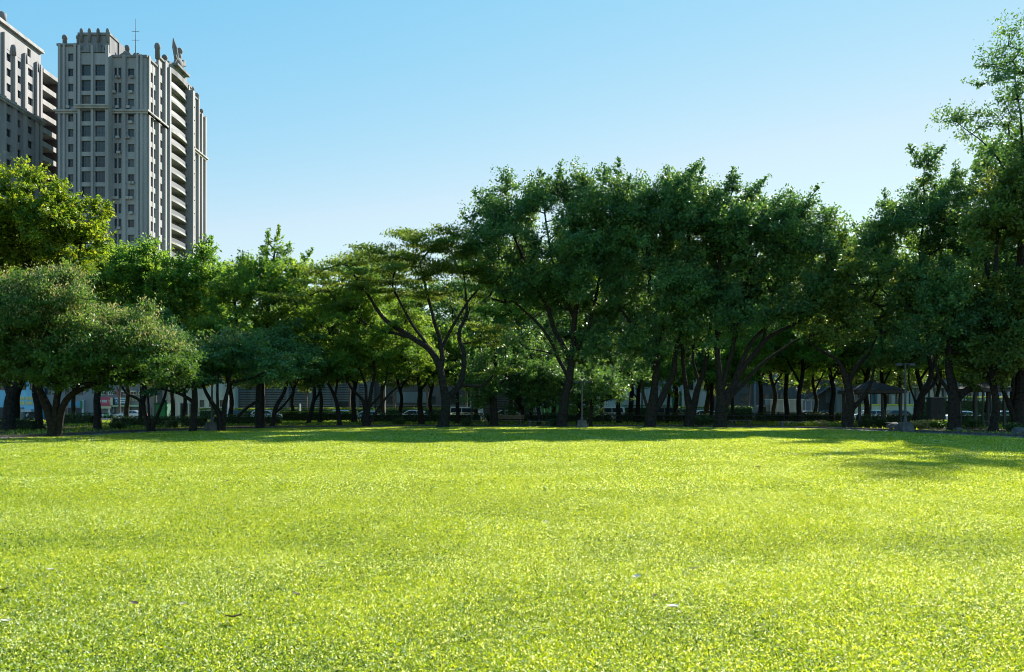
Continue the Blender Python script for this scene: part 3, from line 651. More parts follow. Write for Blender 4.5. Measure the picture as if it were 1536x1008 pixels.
make_tree('park_tree', 'bent dark trunk leaning right, left of the dark metal box', FR, 1372, 70,
    [[(1373, 632, .2), (1374, 605, .18), (1388, 590, .15), (1402, 572, .12), (1410, 545, .07)], [(1373, 605, .1), (1366, 580, .07), (1362, 550, .04)]],
    [(1380, 530, 56, 30, 3.2), (1340, 540, 40, 28, 3)], 'ficus', 'ficus', 46)
make_tree('tall_tree', 'towering airy tree with thin see-through top at the right edge', FR, 1527, 53,
    [[(1527, 646, .46), (1530, 600, .4), (1532, 540, .32), (1528, 450, .25), (1530, 340, .15), (1535, 220, .08), (1522, 110, .03)], [(1530, 520, .2), (1500, 470, .16), (1480, 400, .12), (1465, 330, .07)], [(1540, 330, .12), (1510, 260, .07), (1475, 215, .04), (1435, 182, .02)], [(1528, 450, .16), (1560, 380, .12), (1580, 280, .07)], [(1527, 630, .2), (1512, 600, .15), (1502, 580, .1), (1496, 550, .06)]],
    [(1518, 82, 26, 52, 1.8), (1495, 120, 26, 44, 1.6), (1446, 180, 36, 24, 1.6), (1503, 190, 40, 44, 2.2), (1550, 150, 40, 90, 2.4), (1535, 270, 55, 60, 3.0), (1480, 235, 34, 24, 1.8)],
    'airy', 'ficus', 47, thin=0.9)
make_tree('tall_tree', 'dense yellow-green leafy tree filling the right edge below the airy top', FR, 1500, 52,
    [[(1490, 645, .26), (1494, 600, .22), (1488, 540, .2), (1490, 450, .16), (1495, 350, .08)], [(1490, 500, .14), (1530, 430, .1), (1545, 350, .05)]],
    [(1480, 320, 46, 46, 3.2), (1525, 310, 50, 60, 3.4), (1470, 390, 56, 56, 3.8), (1530, 430, 56, 70, 3.8), (1510, 510, 70, 50, 3.8), (1500, 260, 40, 30, 2.2), (1560, 240, 40, 50, 2.5)],
    'fresh', 'olive', 48)
print('leaves so far', total_leaves)

# prototypes for the slender trees farther back and across the street
BK = 'slender trees in the rows behind the lawn edge'
proto = []
for s_, lf in ((60, 'fresh'), (61, 'olive'), (62, 'bluegreen')):
    D = 84; x0 = 768
    p = make_tree('slender_tree', 'x', BK, x0, D,
        [[(x0, 633, .24), (x0 + 2, 600, .19), (x0 - 3, 560, .15), (x0 + 2, 510, .08)], [(x0, 585, .1), (x0 + 18, 555, .07)], [(x0 - 3, 560, .1), (x0 - 22, 530, .06)]],
        [(x0, 505, 56, 38, 3.8), (x0 + 30, 540, 42, 26, 3.0), (x0 - 32, 538, 42, 28, 3.0), (x0 + 6, 455, 40, 36, 3), (x0, 560, 44, 18, 2.8)], 'slender', lf, s_)
    proto.append(p)
SR = 'street trees along the road behind the park'
sproto = []
for s_ in (70, 71):
    D = 125; x0 = 768
    sproto.append(make_tree('street_tree', 'x', SR, x0, D,
        [[(x0, 627, .2), (x0 + 2, 600, .17), (x0, 570, .12), (x0, 545, .06)], [(x0, 590, .08), (x0 + 16, 570, .05)]],
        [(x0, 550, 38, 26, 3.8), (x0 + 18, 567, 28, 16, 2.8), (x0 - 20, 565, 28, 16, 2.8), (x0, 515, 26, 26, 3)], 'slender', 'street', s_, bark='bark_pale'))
LB = [ # x, D, proto, scale, label
 (258, 74, 2, .95, 'thin dark tree behind the blossom dome, near the green kiosk'),
 (275, 80, 1, .9, 'tree with yellowish leaves in front of the white barred building'),
 (440, 92, 0, 1.0, 'slim tree behind the slanting low trunk, near the white bollard post'),
 (480, 80, 1, .9, 'thin trunk between the forking slim tree and the left-leaning trunk'),
 (600, 90, 1, 1.0, 'tree with sunlit olive leaves behind the many-stemmed tree'),
 (647, 86, 0, 1.0, 'slender trunk seen just left of the flat-topped tree trunk'),
 (685, 74, 2, .9, 'dark trunk just right of the flat-topped tree trunk'),
 (715, 96, 1, 1.15, 'pale-leaved tree behind the gap between flat-topped tree and tallest ficus'),
 (797, 78, 2, .95, 'dark trunk directly right of the crooked small tree'),
 (830, 92, 1, 1.25, 'bright-leaved tree behind the left side of the tallest ficus'),
 (905, 98, 2, 1.2, 'green tree behind the white van by the blank wall'),
 (1068, 80, 2, .95, 'thin dark trunk between the V-forked ficus and the sweeping ficus'),
 (1099, 74, 0, .8, 'thinnest trunk just right of the sweeping ficus'),
 (1140, 88, 1, 1.2, 'trunk before the front of the white box truck, olive crown above'),
 (1180, 86, 0, 1.2, 'trunk standing before the back of the white box truck'),
 (1160, 100, 1, 1.3, 'sunlit olive tree behind the limbs of the sweeping ficus'),
 (1222, 96, 0, 1.1, 'tree behind the parked dark cars left of the Y-forked trunk'),
 (1248, 84, 1, 1.2, 'slim trunk just left of the Y-forked trunk'),
 (1325, 88, 0, 1.15, 'tree standing behind the left shelter'),
 (1350, 104, 1, 1.0, 'bright yellowish tree behind the lamp post with the concrete block'),
 (1408, 92, 0, 1.1, 'tree behind the dark metal box'),
 (1463, 90, 2, 1.1, 'trunk seen through the right shelter'),
 (1480, 82, 0, 1.1, 'trunk just right of the right shelter'),
 (60, 76, 0, 1.1, 'green tree between the blue shop front and the blossom tree'),
 (110, 78, 2, 1.0, 'dark trunk behind the right stems of the blossom tree'),
 (345, 84, 0, 1.1, 'green tree behind the left lamp post and low blue-green tree'),
 (532, 82, 0, 1.15, 'green tree filling the gap between the left-leaning trunk and the many-stemmed tree'),
 (575, 100, 1, 1.4, 'broad olive tree far behind the many-stemmed tree'),
 (740, 88, 0, 1.3, 'broad green tree behind the trunk left of the tallest ficus'),
 (765, 104, 1, 1.5, 'sunlit tree above the dark louvred shed'),
 (868, 90, 0, 1.25, 'green tree behind the grey lamp right of the tallest ficus'),
 (945, 88, 1, 1.35, 'olive tree behind the trunk beside the small yellow sign'),
 (1012, 94, 0, 1.4, 'green tree behind the V-forked ficus'),
 (1060, 98, 1, 1.45, 'tall sunlit tree behind the gap beside the sweeping ficus'),
 (1200, 78, 0, 1.15, 'green tree at the left of the flat pale-tipped shrub'),
 (1300, 84, 1, 1.3, 'olive tree behind the left shelter roof'),
 (1380, 84, 0, 1.3, 'green tree behind the bent right-leaning trunk'),
 (1520, 78, 0, 1.3, 'green tree behind the thick right edge trunk'),
 (190, 88, 0, 1.3, 'green tree above the red shop sign, inside the park'),
 (1555, 60, 2, 1.5, 'dark tree just outside the right edge of the lawn')]
def place(pr, first, x, D, sc, rz, label):
    o = pr if first else copy_tree(pr)
    o.location = (gx(x, D), D, gz(D)); o.scale = (sc, sc, sc); o.rotation_euler = (0, 0, rz); o['label'] = label
rnd = random.Random(4); used = set()
for x, D, k, sc, lab in LB:
    place(proto[k], k not in used, x, D, sc, rnd.uniform(0, 6.28), lab); used.add(k)
ST = [(180, 128, 'street tree with bright leaves above the red shop sign'), (235, 130, 'street tree with bright leaves right of the shop signs'), (290, 127, 'street tree before the white barred building'),
      (345, 128, 'street tree behind the dark car on the left'), (395, 129, 'street tree left of the slatted facade'), (462, 128, 'street tree before the left of the slatted facade'), (525, 128, 'street tree before the right of the slatted facade'), (590, 127, 'street tree at the thin white street pole'),
      (640, 129, 'street tree before the brown wall'), (700, 128, 'street tree left of the dark louvred shed'), (842, 130, 'street tree above the green truck'), (965, 129, 'street tree at the right end of the blank wall'), (1010, 128, 'street tree by the green corrugated gate'),
      (1075, 129, 'street tree right of the green gate'), (1125, 127, 'street tree left of the white box truck'), (1215, 128, 'street tree before the outdoor stair'), (1290, 128, 'street tree behind the left shelter roof'), (1345, 127, 'street tree before the blue glass building, left'), (1400, 129, 'street tree before the blue glass building, above the dark metal box'), (1450, 128, 'street tree before the blue glass building, right'), (1510, 129, 'street tree at the right edge behind the hedge')]
used = set()
for i, (x, D, lab) in enumerate(ST):
    k = i % 2; place(sproto[k], k not in used, x, D, rnd.uniform(.9, 1.25), rnd.uniform(0, 6.28), lab); used.add(k)
print('leaves', total_leaves)

# ------------------------------------------------------------------ hedges and shrubs
M['core'] = mat('hedge_core', (0.02, 0.03, 0.012), 0.95, 0.3, 4)
def hedge(name, label, x0, x1, D, dep, h, seed, top=True, group=None, leaf='hedge', lsz=0.13, dens=90, px=True, ragged=0.06):
    rs = np.random.RandomState(seed); X0, X1 = (gx(x0, D), gx(x1, D)) if px else (x0, x1)
    z0 = gz(D); root = empty(name, ((X0 + X1) / 2, D, z0), 0, label, 'hedge' if name == 'hedge' else 'shrub', group); w = (X1 - X0) / 2
    c = MB(); c.frustum(0, 0, 0, h * 0.86, w * 0.97, dep * 0.42, w * 0.96, dep * 0.38); c.build('stems', M['core'], root)
    V = []; T = []
    for face, area in (('f', 2 * w * h), ('b', 2 * w * h * 0.4), ('t', 2 * w * dep), ('e', 2 * dep * h)):
        N = int(area * dens); X = (rs.rand(N) * 2 - 1) * w; Z = rs.rand(N) * h; Y = (rs.rand(N) * 2 - 1) * dep / 2
        if face == 'f': Y = -dep / 2 + 0.1 * rs.randn(N) * 0.6; on = (0, -1, .5)
        elif face == 'b': Y = dep / 2 + 0.1 * rs.randn(N) * 0.6; on = (0, 1, .5)
        elif face == 't': Z = h + ragged * rs.randn(N) + 0.10 * (vnoise(X + X0, Y, 0.8, seed) - 0.5); on = (0, 0, 1)
        else: X = np.sign(X) * w + 0.06 * rs.randn(N); on = (0, 0, .5)
        nn = nrm(np.array([on]) + rs.randn(N, 3) * 0.7); ax = rs.randn(N, 3)
        L = lsz * (0.7 + 0.7 * rs.rand(N)); V.append(leaves(np.stack([X, Y, Z], 1), ax, nn, L, L * 0.6)); T.append(rs.rand(N))
    link('foliage', npmesh('foliage', np.concatenate(V), 4, np.concatenate(T), G[leaf]), root)
    if top:  # layer of yellow-green leaves over the top
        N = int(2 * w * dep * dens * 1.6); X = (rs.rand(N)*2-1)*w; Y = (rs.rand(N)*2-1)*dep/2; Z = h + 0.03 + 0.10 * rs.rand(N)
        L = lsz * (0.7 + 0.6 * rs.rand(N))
        link('yellow_top', npmesh('yellow_top', leaves(np.stack([X, Y, Z], 1), rs.randn(N, 3), nrm(np.array([(0, 0, 1)]) + rs.randn(N, 3) * 0.6), L, L * 0.6), 4, rs.rand(N), G['hedge_top']), root)
    return root
hg = 'clipped hedges along the street'
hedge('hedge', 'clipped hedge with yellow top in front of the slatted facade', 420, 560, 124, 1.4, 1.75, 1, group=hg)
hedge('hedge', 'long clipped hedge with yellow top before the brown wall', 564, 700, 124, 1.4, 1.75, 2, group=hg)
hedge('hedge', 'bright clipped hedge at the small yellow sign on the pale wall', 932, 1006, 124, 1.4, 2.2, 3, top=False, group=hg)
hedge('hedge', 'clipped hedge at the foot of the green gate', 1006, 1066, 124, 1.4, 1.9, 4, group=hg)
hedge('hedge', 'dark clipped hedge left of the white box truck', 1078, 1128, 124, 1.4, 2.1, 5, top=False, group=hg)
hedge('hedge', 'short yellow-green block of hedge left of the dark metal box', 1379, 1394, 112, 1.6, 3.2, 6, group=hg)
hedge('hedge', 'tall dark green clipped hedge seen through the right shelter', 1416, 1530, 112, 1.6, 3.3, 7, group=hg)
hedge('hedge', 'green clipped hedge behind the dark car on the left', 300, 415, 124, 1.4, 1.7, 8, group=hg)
lg = 'low hedges at the back of the park'
hedge('hedge', 'low grey-green hedge behind the blossom tree, in a patch of sun', 96, 140, 74, 1.2, .95, 11, top=False, group=lg, leaf='lowshrub')
hedge('hedge', 'dark low hedge at the far left beyond the path', -40, 58, 54, 1.4, .75, 12, top=False, group=lg, leaf='lowshrub')
hedge('hedge', 'low dark hedge under the trees left of the left lamp post', 170, 310, 66, 1.2, .75, 13, top=False, group=lg, leaf='lowshrub')
hedge('hedge', 'low dark hedge under the trees right of the left lamp post', 322, 420, 74, 1.2, .8, 14, top=False, group=lg, leaf='lowshrub')
hedge('hedge', 'low hedge with a yellow top in front of the pale blue car', 424, 536, 92, 1.2, 1.0, 15, group=lg, leaf='lowshrub')
hedge('hedge', 'long low dark hedge behind the many-stemmed tree and flat-topped tree', 540, 724, 84, 1.2, .9, 16, top=False, group=lg, leaf='lowshrub')
hedge('hedge', 'long low dark hedge behind the tallest ficus', 727, 920, 84, 1.2, .9, 17, top=False, group=lg, leaf='lowshrub')
hedge('hedge', 'long low hedge behind the V-forked and sweeping ficuses', 923, 1130, 85, 1.2, .9, 18, top=False, group=lg, leaf='lowshrub')
hedge('hedge', 'low hedge in front of the white box truck', 1134, 1262, 87, 1.2, .95, 19, top=False, group=lg, leaf='lowshrub')
hedge('hedge', 'low dark hedge around the left shelter', 1285, 1392, 80, 1.2, .8, 20, top=False, group=lg, leaf='lowshrub')
hedge('hedge', 'low hedge under the right shelter', 1440, 1560, 76, 1.4, .9, 21, top=False, group=lg, leaf='lowshrub')
M['stem'] = M['bark']
def shrub(x, D, r, h, label, seed, leaf='lowshrub', group='low shrubs under the trees'):
    rs = np.random.RandomState(seed); root = empty('shrub', (gx(x, D), D, 0), 0, label, 'shrub', group)
    m = MB()
    for i in range(6): a = i * 1.05 + rs.rand(); m.tube((0.03*math.cos(a), 0.03*math.sin(a), 0), (r*.6*math.cos(a), r*.6*math.sin(a), h*.75), .018, .008, 5)
    m.build('stems', M['bark'], root)
    N = int(1500 * r * h * 2) + 100; u = nrm(rs.randn(N, 3)); q = u * np.array([r, r, h * .55]) * (0.45 + 0.6 * rs.rand(N, 1)) * (0.8 + .35 * np.sin(u[:, :1] * 5 + u[:, 1:2] * 4)); q[:, 2] += h * .6
    q = q[q[:, 2] > 0.02]; N = len(q); L = .10 + .08 * rs.rand(N)
    link('foliage', npmesh('foliage', leaves(q, rs.randn(N, 3), nrm(rs.randn(N, 3) + np.array([0, 0, .8])), L, L*.5), 4, rs.rand(N), G[leaf]), root)
SHR = [(1050, 66, .9, .8, 'dark round shrub between the V-forked and sweeping ficuses'), (1062, 70, .7, .7, 'smaller shrub left of the sweeping ficus trunk'), (1212, 60, .8, .45, 'flat pale-tipped shrub left of the Y-forked trunk', 'hedge_top'), (1230, 62, .8, .45, 'pale flowering plant left of the Y-forked trunk', 'flower'),
       (1375, 58, .8, .5, 'pale-flowered plant right of the lamp with the concrete block', 'flower'), (1392, 60, 1.0, .55, 'spreading pale-flowered plant under the dark metal box', 'flower'), (1408, 58, .7, .5, 'green plant left of the thick trunk at right', 'hedge'), (1300, 62, .6, .6, 'shrub at the foot of the left shelter post'), (1322, 62, .6, .6, 'dark shrub inside the left shelter'),
       (1520, 50, .6, .5, 'grey-green shrub at the right edge beside the thick trunk'), (600, 68, .6, .6, 'pale shrub behind the path near the many-stemmed tree'), (180, 56, .7, .5, 'low shrub below the red shop sign'), (262, 58, .7, .6, 'low dark shrub near the green kiosk'), (700, 64, .5, .6, 'shrub between flat-topped tree and the dark pole'), (830, 62, .5, .6, 'shrub left of the tallest ficus foot'), (1460, 60, .8, .6, 'dark shrub at the foot of the right shelter')]
for i, s in enumerate(SHR): shrub(s[0], s[1], s[2], s[3], s[4], 100 + i, s[5] if len(s) > 5 else 'lowshrub')

# ------------------------------------------------------------------ the two grey residential towers
M['tower'] = mat('tower_stone', (0.30, 0.29, 0.29), 0.85, 0.13, 0.35, stain=0.12, streak=True, bump=0.1)
M['tower_trim'] = mat('tower_trim_stone', (0.33, 0.315, 0.30), 0.85, 0.12, 0.6, stain=0.2, streak=True)
M['tower_dark'] = mat('tower_crown_stone', (0.19, 0.19, 0.195), 0.9, 0.2, 0.8, stain=0.2, streak=True)
M['tower_recess'] = mat('tower_recess_wall', (0.13, 0.105, 0.10), 0.9, 0.15, 0.5)
M['glass'] = mat('dark_window_glass', (0.02, 0.03, 0.04), 0.15, 0.5, 0.25, spec=0.4)
def glass_mat():
    m, n, l, out = newmat('tower_window_glass'); b = n.new('ShaderNodeBsdfPrincipled'); b.inputs['Roughness'].default_value = 0.12
    oi = n.new('ShaderNodeObjectInfo'); cr = n.new('ShaderNodeValToRGB'); cr.color_ramp.interpolation = 'CONSTANT'; e = cr.color_ramp.elements
    cols = [(0, (.018, .026, .036)), (.3, (.03, .045, .055)), (.55, (.012, .018, .025)), (.72, (.06, .075, .085)), (.86, (.022, .03, .04)), (.93, (.16, .16, .15)), (.97, (.09, .08, .06))]
    while len(e) < len(cols): e.new(.5)
    for i, (p, c) in enumerate(cols): e[i].position = p; e[i].color = (*c, 1)
    l.new(oi.outputs['Random'], cr.inputs[0]); l.new(cr.outputs[0], b.inputs['Base Color']); l.new(b.outputs[0], out.inputs[0]); return m
M['tglass'] = glass_mat()
M['frame'] = mat('window_frame', (0.10, 0.105, 0.11), 0.6, 0.1, 5)
M['rail'] = mat('dark_railing', (0.035, 0.045, 0.055), 0.5, 0.2, 4)
FL = 3.3
def facade(root, wall, origin, u, nrmv, width, z0, floors, cols, mats_wall, win_cache, th=0.55, zt=None):
    """solid wall with real openings: cols = (u0,u1,sill,head,kind) in metres; wall boxes go into MB wall; windows become children"""
    o = Vector(origin); u = Vector(u); nv = Vector(nrmv)
    def bx(a0, a1, d0, d1, za, zb):
        p = o + u*a0 + nv*d0; q = o + u*a1 + nv*d1
        wall.box(min(p.x, q.x), max(p.x, q.x), min(p.y, q.y), max(p.y, q.y), za, zb)
    cols = sorted(cols); last = 0
    zt = zt or z0 + floors * FL
    for c in cols:
        if c[0] > last: bx(last, c[0], -th, 0, z0, zt)
        zc = z0
        for f in range(floors):
            zs = z0 + f*FL + c[2]; zh = z0 + f*FL + c[3]
            if zh > zt - 0.3: break
            bx(c[0], c[1], -th, -0.06, zc, zs); zc = zh
            w = c[1] - c[0]; hgt = zh - zs; key = (round(w, 2), round(hgt, 2), c[4], tuple(nv))
            if zs > 18:
                loc = o + u*c[0] - nv*(th - 0.12) + Vector((0, 0, zs))
                if key in win_cache: copy = copy_tree(win_cache[key], root); copy.location = loc
                else:
                    fm = MB(); pm_ = MB()
                    def lb(m, a0, a1, b0, b1, d0, d1):
                        p = u*a0 + nv*d0; q = u*a1 + nv*d1
                        m.box(min(p.x, q.x), max(p.x, q.x), min(p.y, q.y), max(p.y, q.y), b0, b1)
                    lb(fm, 0, w, 0, .07, -.05, .05); lb(fm, 0, w, hgt-.07, hgt, -.05, .05); lb(fm, 0, .07, .07, hgt-.07, -.05, .05); lb(fm, w-.07, w, .07, hgt-.07, -.05, .05)
                    nm = 1 if c[4] == 'w' else 2
                    for i in range(1, nm + 1): lb(fm, w*i/(nm+1)-.03, w*i/(nm+1)+.03, .07, hgt-.07, -.04, .04)
                    if c[4] == 'b': lb(fm, .07, w-.07, hgt*.42, hgt*.42+.07, -.035, .035)
                    lb(pm_, .07, w-.07, .07, hgt-.07, -.03, -.01)
                    wo_ = fm.build('window', M['frame'], root, loc); pm_.build('pane', M['tglass'], wo_); win_cache[key] = wo_
        bx(c[0], c[1], -th, -0.06, zc, zt); last = c[1]
    if last < width: bx(last, width, -th, 0, z0, zt)

def tower_corner():
    T = empty('apartment_tower', (0, 0, 0), 0, 'grey stone tower with stepped crown, curved balconies and a rooftop sculpture, right of the pair', 'tower', 'grey residential towers')
    D0 = 174.0; k = D0 / F; X = lambda px: (px - 768) * k; Zp = lambda py, D=D0: EYE + (HY - py) * D / F
    XL, XR = X(87.5), X(219.5)
    YR = lambda px: -XR * F / (768 - px)            # depth of a pixel column on the right-hand face
    topL, topR, topC = Zp(69), Zp(86), Zp(50)
    nf = 23; z0 = Zp(69) - 0.9 - nf * FL - 0.2
    z0 = Zp(165.5) - math.floor((Zp(165.5)) / FL) * FL   # floor joints line up with the cornice
    W = MB(); cache = {}
    sil, hd = 0.85, 2.55
    # left wing front
    facade(T, W, (XL, D0, 0), (1, 0, 0), (0, -1, 0), X(124)-XL, z0, 24, [(X(102)-XL, X(110.5)-XL, sil, hd, 'w'), (X(118.2)-XL, X(121.2)-XL, 0.5, 2.9, 'w')], None, cache, zt=topL)
    # central bay, proud of the wings
    facade(T, W, (X(124), D0-1.6, 0), (1, 0, 0), (0, -1, 0), X(169.5)-X(124), z0, 24, [(X(127.5)-X(124), X(142.5)-X(124), .35, 2.75, 'b'), (X(147.8)-X(124), X(163)-X(124), .35, 2.75, 'b')], None, cache, zt=topC-5.0)
    W.box(X(124), X(124)+.55, D0-1.05, D0+6, z0, topC-5.0); W.box(X(169.5)-.55, X(169.5), D0-1.05, D0+6, z0, topC-5.0)
    # slot windows and right wing front
    facade(T, W, (X(169.5), D0, 0), (1, 0, 0), (0, -1, 0), XR-X(169.5), z0, 24, [(X(171.2)-X(169.5), X(175.3)-X(169.5), .6, 2.75, 'w'), (X(177.6)-X(169.5), X(182)-X(169.5), .6, 2.75, 'w'), (X(191.5)-X(169.5), X(201.5)-X(169.5), sil, hd, 'w')], None, cache, zt=topR)
    # right face, front portion (rises in steps)
    Yb = [D0, YR(238), YR(250), YR(279), YR(287), YR(298), YR(307)]
    def rf(y0, y1, top, cols): facade(T, W, (XR, y0, 0), (0, 1, 0), (1, 0, 0), y1-y0, z0, 24, cols, None, cache, zt=top)
    rf(D0+.56, Yb[1], topR, [(YR(225.5)-D0-.56, YR(229.5)-D0-.56, .6, 2.75, 'w'), (YR(231)-D0-.56, YR(234)-D0-.56, .6, 2.75, 'w')])
    rf(Yb[1], Yb[2], topR+2.6, [(YR(239.5)-Yb[1], YR(244.5)-Yb[1], sil, hd, 'w')])
    facade(T, W, (XR-1.9, Yb[2], 0), (0, 1, 0), (1, 0, 0), Yb[4]-Yb[2], z0, 24, [(1.2, 4.6, .1, 2.7, 'b'), (5.4, Yb[3]-Yb[2]-1.4, .1, 2.7, 'b'), (Yb[3]-Yb[2]+.3, Yb[4]-Yb[2]-.4, .1, 2.7, 'w')], None, cache, zt=topR+3.0)
    W.box(XR-1.9, XR-.003, Yb[2]+.003, Yb[2]+.4, z0, topR+3.0); W.box(XR-1.9, XR-.003, Yb[3]-.2, Yb[3]+.2, z0, topR+3.0); W.box(XR-1.9, XR-.003, Yb[4]-.4, Yb[4]-.003, z0, topR+3.0)
    rf(Yb[4], Yb[5], topR+1.4, [(.9, 2.5, sil, hd, 'w')])
    rf(Yb[5], Yb[6], topR-1.5, [(.7, 1.6, .6, 2.75, 'w'), (2.0, 2.9, .6, 2.75, 'w')])
    W.box(XL, XR, Yb[6]-.56, Yb[6], z0, topR-1.5-.003); W.box(XL, XL+.56, D0+.56, Yb[6]-.57, z0, topL-.3)
    W.box(XL+.57, XR-.57, D0+.57, Yb[6]-.57, topR-2.6, topR-2.1)
    # piers between windows
    for px, w in ((90, .55), (97, .4), (113.5, .6), (187, .7), (207, .5), (213, .5)):
        zt = topL if px < 124 else topR
        W.box(X(px)-w/2, X(px)+w/2, D0-.38, D0-.003, 0, zt+.5)
    for px, w in ((125.6, .5), (145, .5), (167, .7)): W.box(X(px)-w/2, X(px)+w/2, D0-2.0, D0-1.603, 0, topC-3.4)
    for px in (222, 236.5, 246.5, 249): W.box(XR+.003, XR+.45, YR(px)-.35, YR(px)+.35, 0, (topR if px < 238 else topR+2.6)+.6)
    for px in (289, 296, 301, 306.3): W.box(XR+.003, XR+.5, YR(px)-.35, YR(px)+.35, 0, (topR+1.4 if px < 298 else topR-1.5)+.5)
    W.build('wall', M['tower'], T)
    ra = random.Random(12); ac = None
    for i in range(34):
        f = ra.randint(7, 22); xx = ra.choice([X(103), X(193), X(198), X(178), X(172.5)]) ; loc = (xx + ra.uniform(-.2, .2), D0 - .3, z0 + f*FL + .35)
        if ac is None: q = MB(); q.box(-.4, .4, -.25, .22, 0, .55); ac = q.build('air_conditioner', M['tower_trim'], T, loc, bevel=.03)
        else: c_ = ac.copy(); C.objects.link(c_); c_.parent = T; c_.location = loc
    # balconies: curved slab and parapet per floor
    yc = (Yb[2]+Yb[3])/2; hw = (Yb[3]-Yb[2])/2 - .25
    def arcpts(hw_, bulge, n=14):
        bulge *= .42
        return [(XR + bulge * math.cos(t) ** 0.6 if abs(math.cos(t)) > 1e-3 else XR, yc + hw_ * math.sin(t)) for t in [(-PI/2) + PI*i/n for i in range(n+1)]]
    proto_b = None
    yc2 = (Yb[3]+Yb[4])/2 + .1; hw2 = (Yb[4]-Yb[3])/2 - .1
    for f in range(7, 24):
        zf = z0 + f*FL - .12
        if proto_b is None:
            slab = MB(); slab.prism([(XR-1.9, yc-hw)] + arcpts(hw, 2.1) + [(XR-1.9, yc+hw)], -.14, .12)
            o = slab.build('balcony', M['tower'], T, (0, 0, zf))
            par = MB(); A = arcpts(hw, 2.1); B = arcpts(hw-.18, 1.92)
            for i in range(len(A)-1): par.prism([A[i], A[i+1], B[i+1], B[i]], .12, .34)
            par.build('parapet', M['tower'], o)
            rl = MB(); A = arcpts(hw-.06, 2.02); B = arcpts(hw-.1, 1.98)
            for i in range(len(A)-1): rl.prism([A[i], A[i+1], B[i+1], B[i]], .342, 1.22)
            rl.build('railing', M['rail'], o)
            s2 = MB(); A = [(XR + 1.3*max(0, math.cos(t))**.6, yc2 + hw2*math.sin(t)) for t in [(-PI/2)+PI*i/8 for i in range(9)]]
            s2.prism([(XR-1.9, yc2-hw2)] + A + [(XR-1.9, yc2+hw2)], -.18, .6); s2.build('side_balcony', M['tower_trim'], o)
            proto_b = o
        else:
            o = copy_tree(proto_b, T); o.location = (0, 0, zf)
    cap = MB(); cap.prism([(XR-1.9, yc-hw-.4)] + arcpts(hw+.4, 2.6) + [(XR-1.9, yc+hw+.4)], z0+24*FL-.3, z0+24*FL+.9)
    cap.prism([(XR-1.9, yc-hw)] + arcpts(hw, 2.0) + [(XR+.003, yc+hw)], z0+24*FL+.9, z0+24*FL+2.2)
    cap.build('balcony_crown', M['tower_dark'], T)
    col = MB()
    for y in (Yb[2]+.1, Yb[3]-.1, Yb[4]-.2): col.box(XR+.003, XR+.9, y-.35, y+.35, 0, topR+2.2)
    col.box(XR+.9, XR+1.9, Yb[3]-.45, Yb[3]+.15, 0, z0+24*FL-.5)
    col.build('balcony_column', M['tower'], T)
    # cornice belt at one third from the top
    zc = Zp(166); cm = MB()
    for dz, d, h in ((0, .75, .35), (-.45, .45, .42)):
        cm.box(XL-d, X(124)-.003, D0-d, D0-.38, zc+dz-.3, zc+dz-.3+h)
        cm.box(X(124)-.1-d*.3, X(169.5)+.1+d*.3, D0-1.6-d-.4, D0-1.6-.403, zc+dz+.1, zc+dz+.1+h)
        cm.box(X(169.5)+.003, XR+d, D0-d, D0-.38, zc+dz-.3, zc+dz-.3+h)
        cm.box(XR+.45, XR+d, D0-.38, Yb[2]-.3, zc+dz-.3, zc+dz-.3+h)
        cm.box(XR+.45, XR+d+.1, Yb[4], Yb[6]+.6, zc+dz-.3, zc+dz-.3+h)
    cm.prism([(XR+.003, yc-hw-.3)] + arcpts(hw+.3, 2.55) + [(XR+.003, yc+hw+.3)], zc-.75, zc-.15)
    cm.build('cornice', M['tower_trim'], T)
    # crown: parapets, finials, stepped core
    cr = MB()
    def fin(x, y, z, r=.75, h=2.0):
        r *= .8
        cr.lathe([(0, z-.4), (r*.95, z-.4), (r*.95, z+h*.55), (r*1.2, z+h*.6), (r*1.2, z+h*.8), (r*.8, z+h*.95), (0, z+h)], x, y, 10)
    cr.box(XL-.25, X(124)-.003, D0-.3, D0+.5, topL, topL+.45); cr.box(X(169.5)+.003, XR+.25, D0-.3, D0+.5, topR, topR+.45)
    cr.box(XR-.5, XR+.3, D0+.5, Yb[1], topR, topR+.45); cr.box(XR-.5, XR+.3, Yb[1], Yb[2], topR+2.6, topR+3.05); cr.box(XR-3, XR+.2, Yb[2], Yb[4], topR+3.0, topR+3.4)
    cr.box(XR-.5, XR+.3, Yb[4], Yb[5], topR+1.4, topR+1.85); cr.box(XR-.5, XR+.3, Yb[5], Yb[6]+.2, topR-1.5, topR-1.05)
    cr.box(X(124), X(169.5), D0-1.4, D0+2, topC-5, topC-1.1); cr.box(X(124)-.2, X(169.5)+.2, D0-1.7, D0+2.2, topC-1.1, topC-.6)
    cr.box(X(124)+.5, X(171), D0+2.3, D0+20, topL-3, topC-.9); cr.box(X(171), X(181), D0+4, D0+22, topR-2, topC-2.4); cr.box(X(181), X(192), D0+8, D0+26, topR-2, topC-4.0); cr.box(X(192), X(207), D0+12, D0+30, topR-2, topR+2.9)
    for px in (97, 118): fin(X(px), D0+.1, topL+.2, .62, 2.3)
    for px in (128, 140, 153, 167): fin(X(px), D0-1.5, topC-2.2, .42, 2.6)
    for y in (D0+6, D0+10, D0+14, D0+18): fin(X(171), y, topC-2.4, .6, 2.6)
    for y in (D0+12, D0+17, D0+22): fin(X(181), y, topC-3.4, .6, 2.2)
    for y in (D0+16, D0+21): fin(X(192), y, topR+2.2, .6, 2.6)
    for px in (237, 248): fin(XR-.1, YR(px), topR+2.6, .7, 3.2 if px == 237 else 2.2)
    fin(X(188), D0+.1, topR, .5, 1.4); fin(X(207), D0+.1, topR, .4, 1.0)
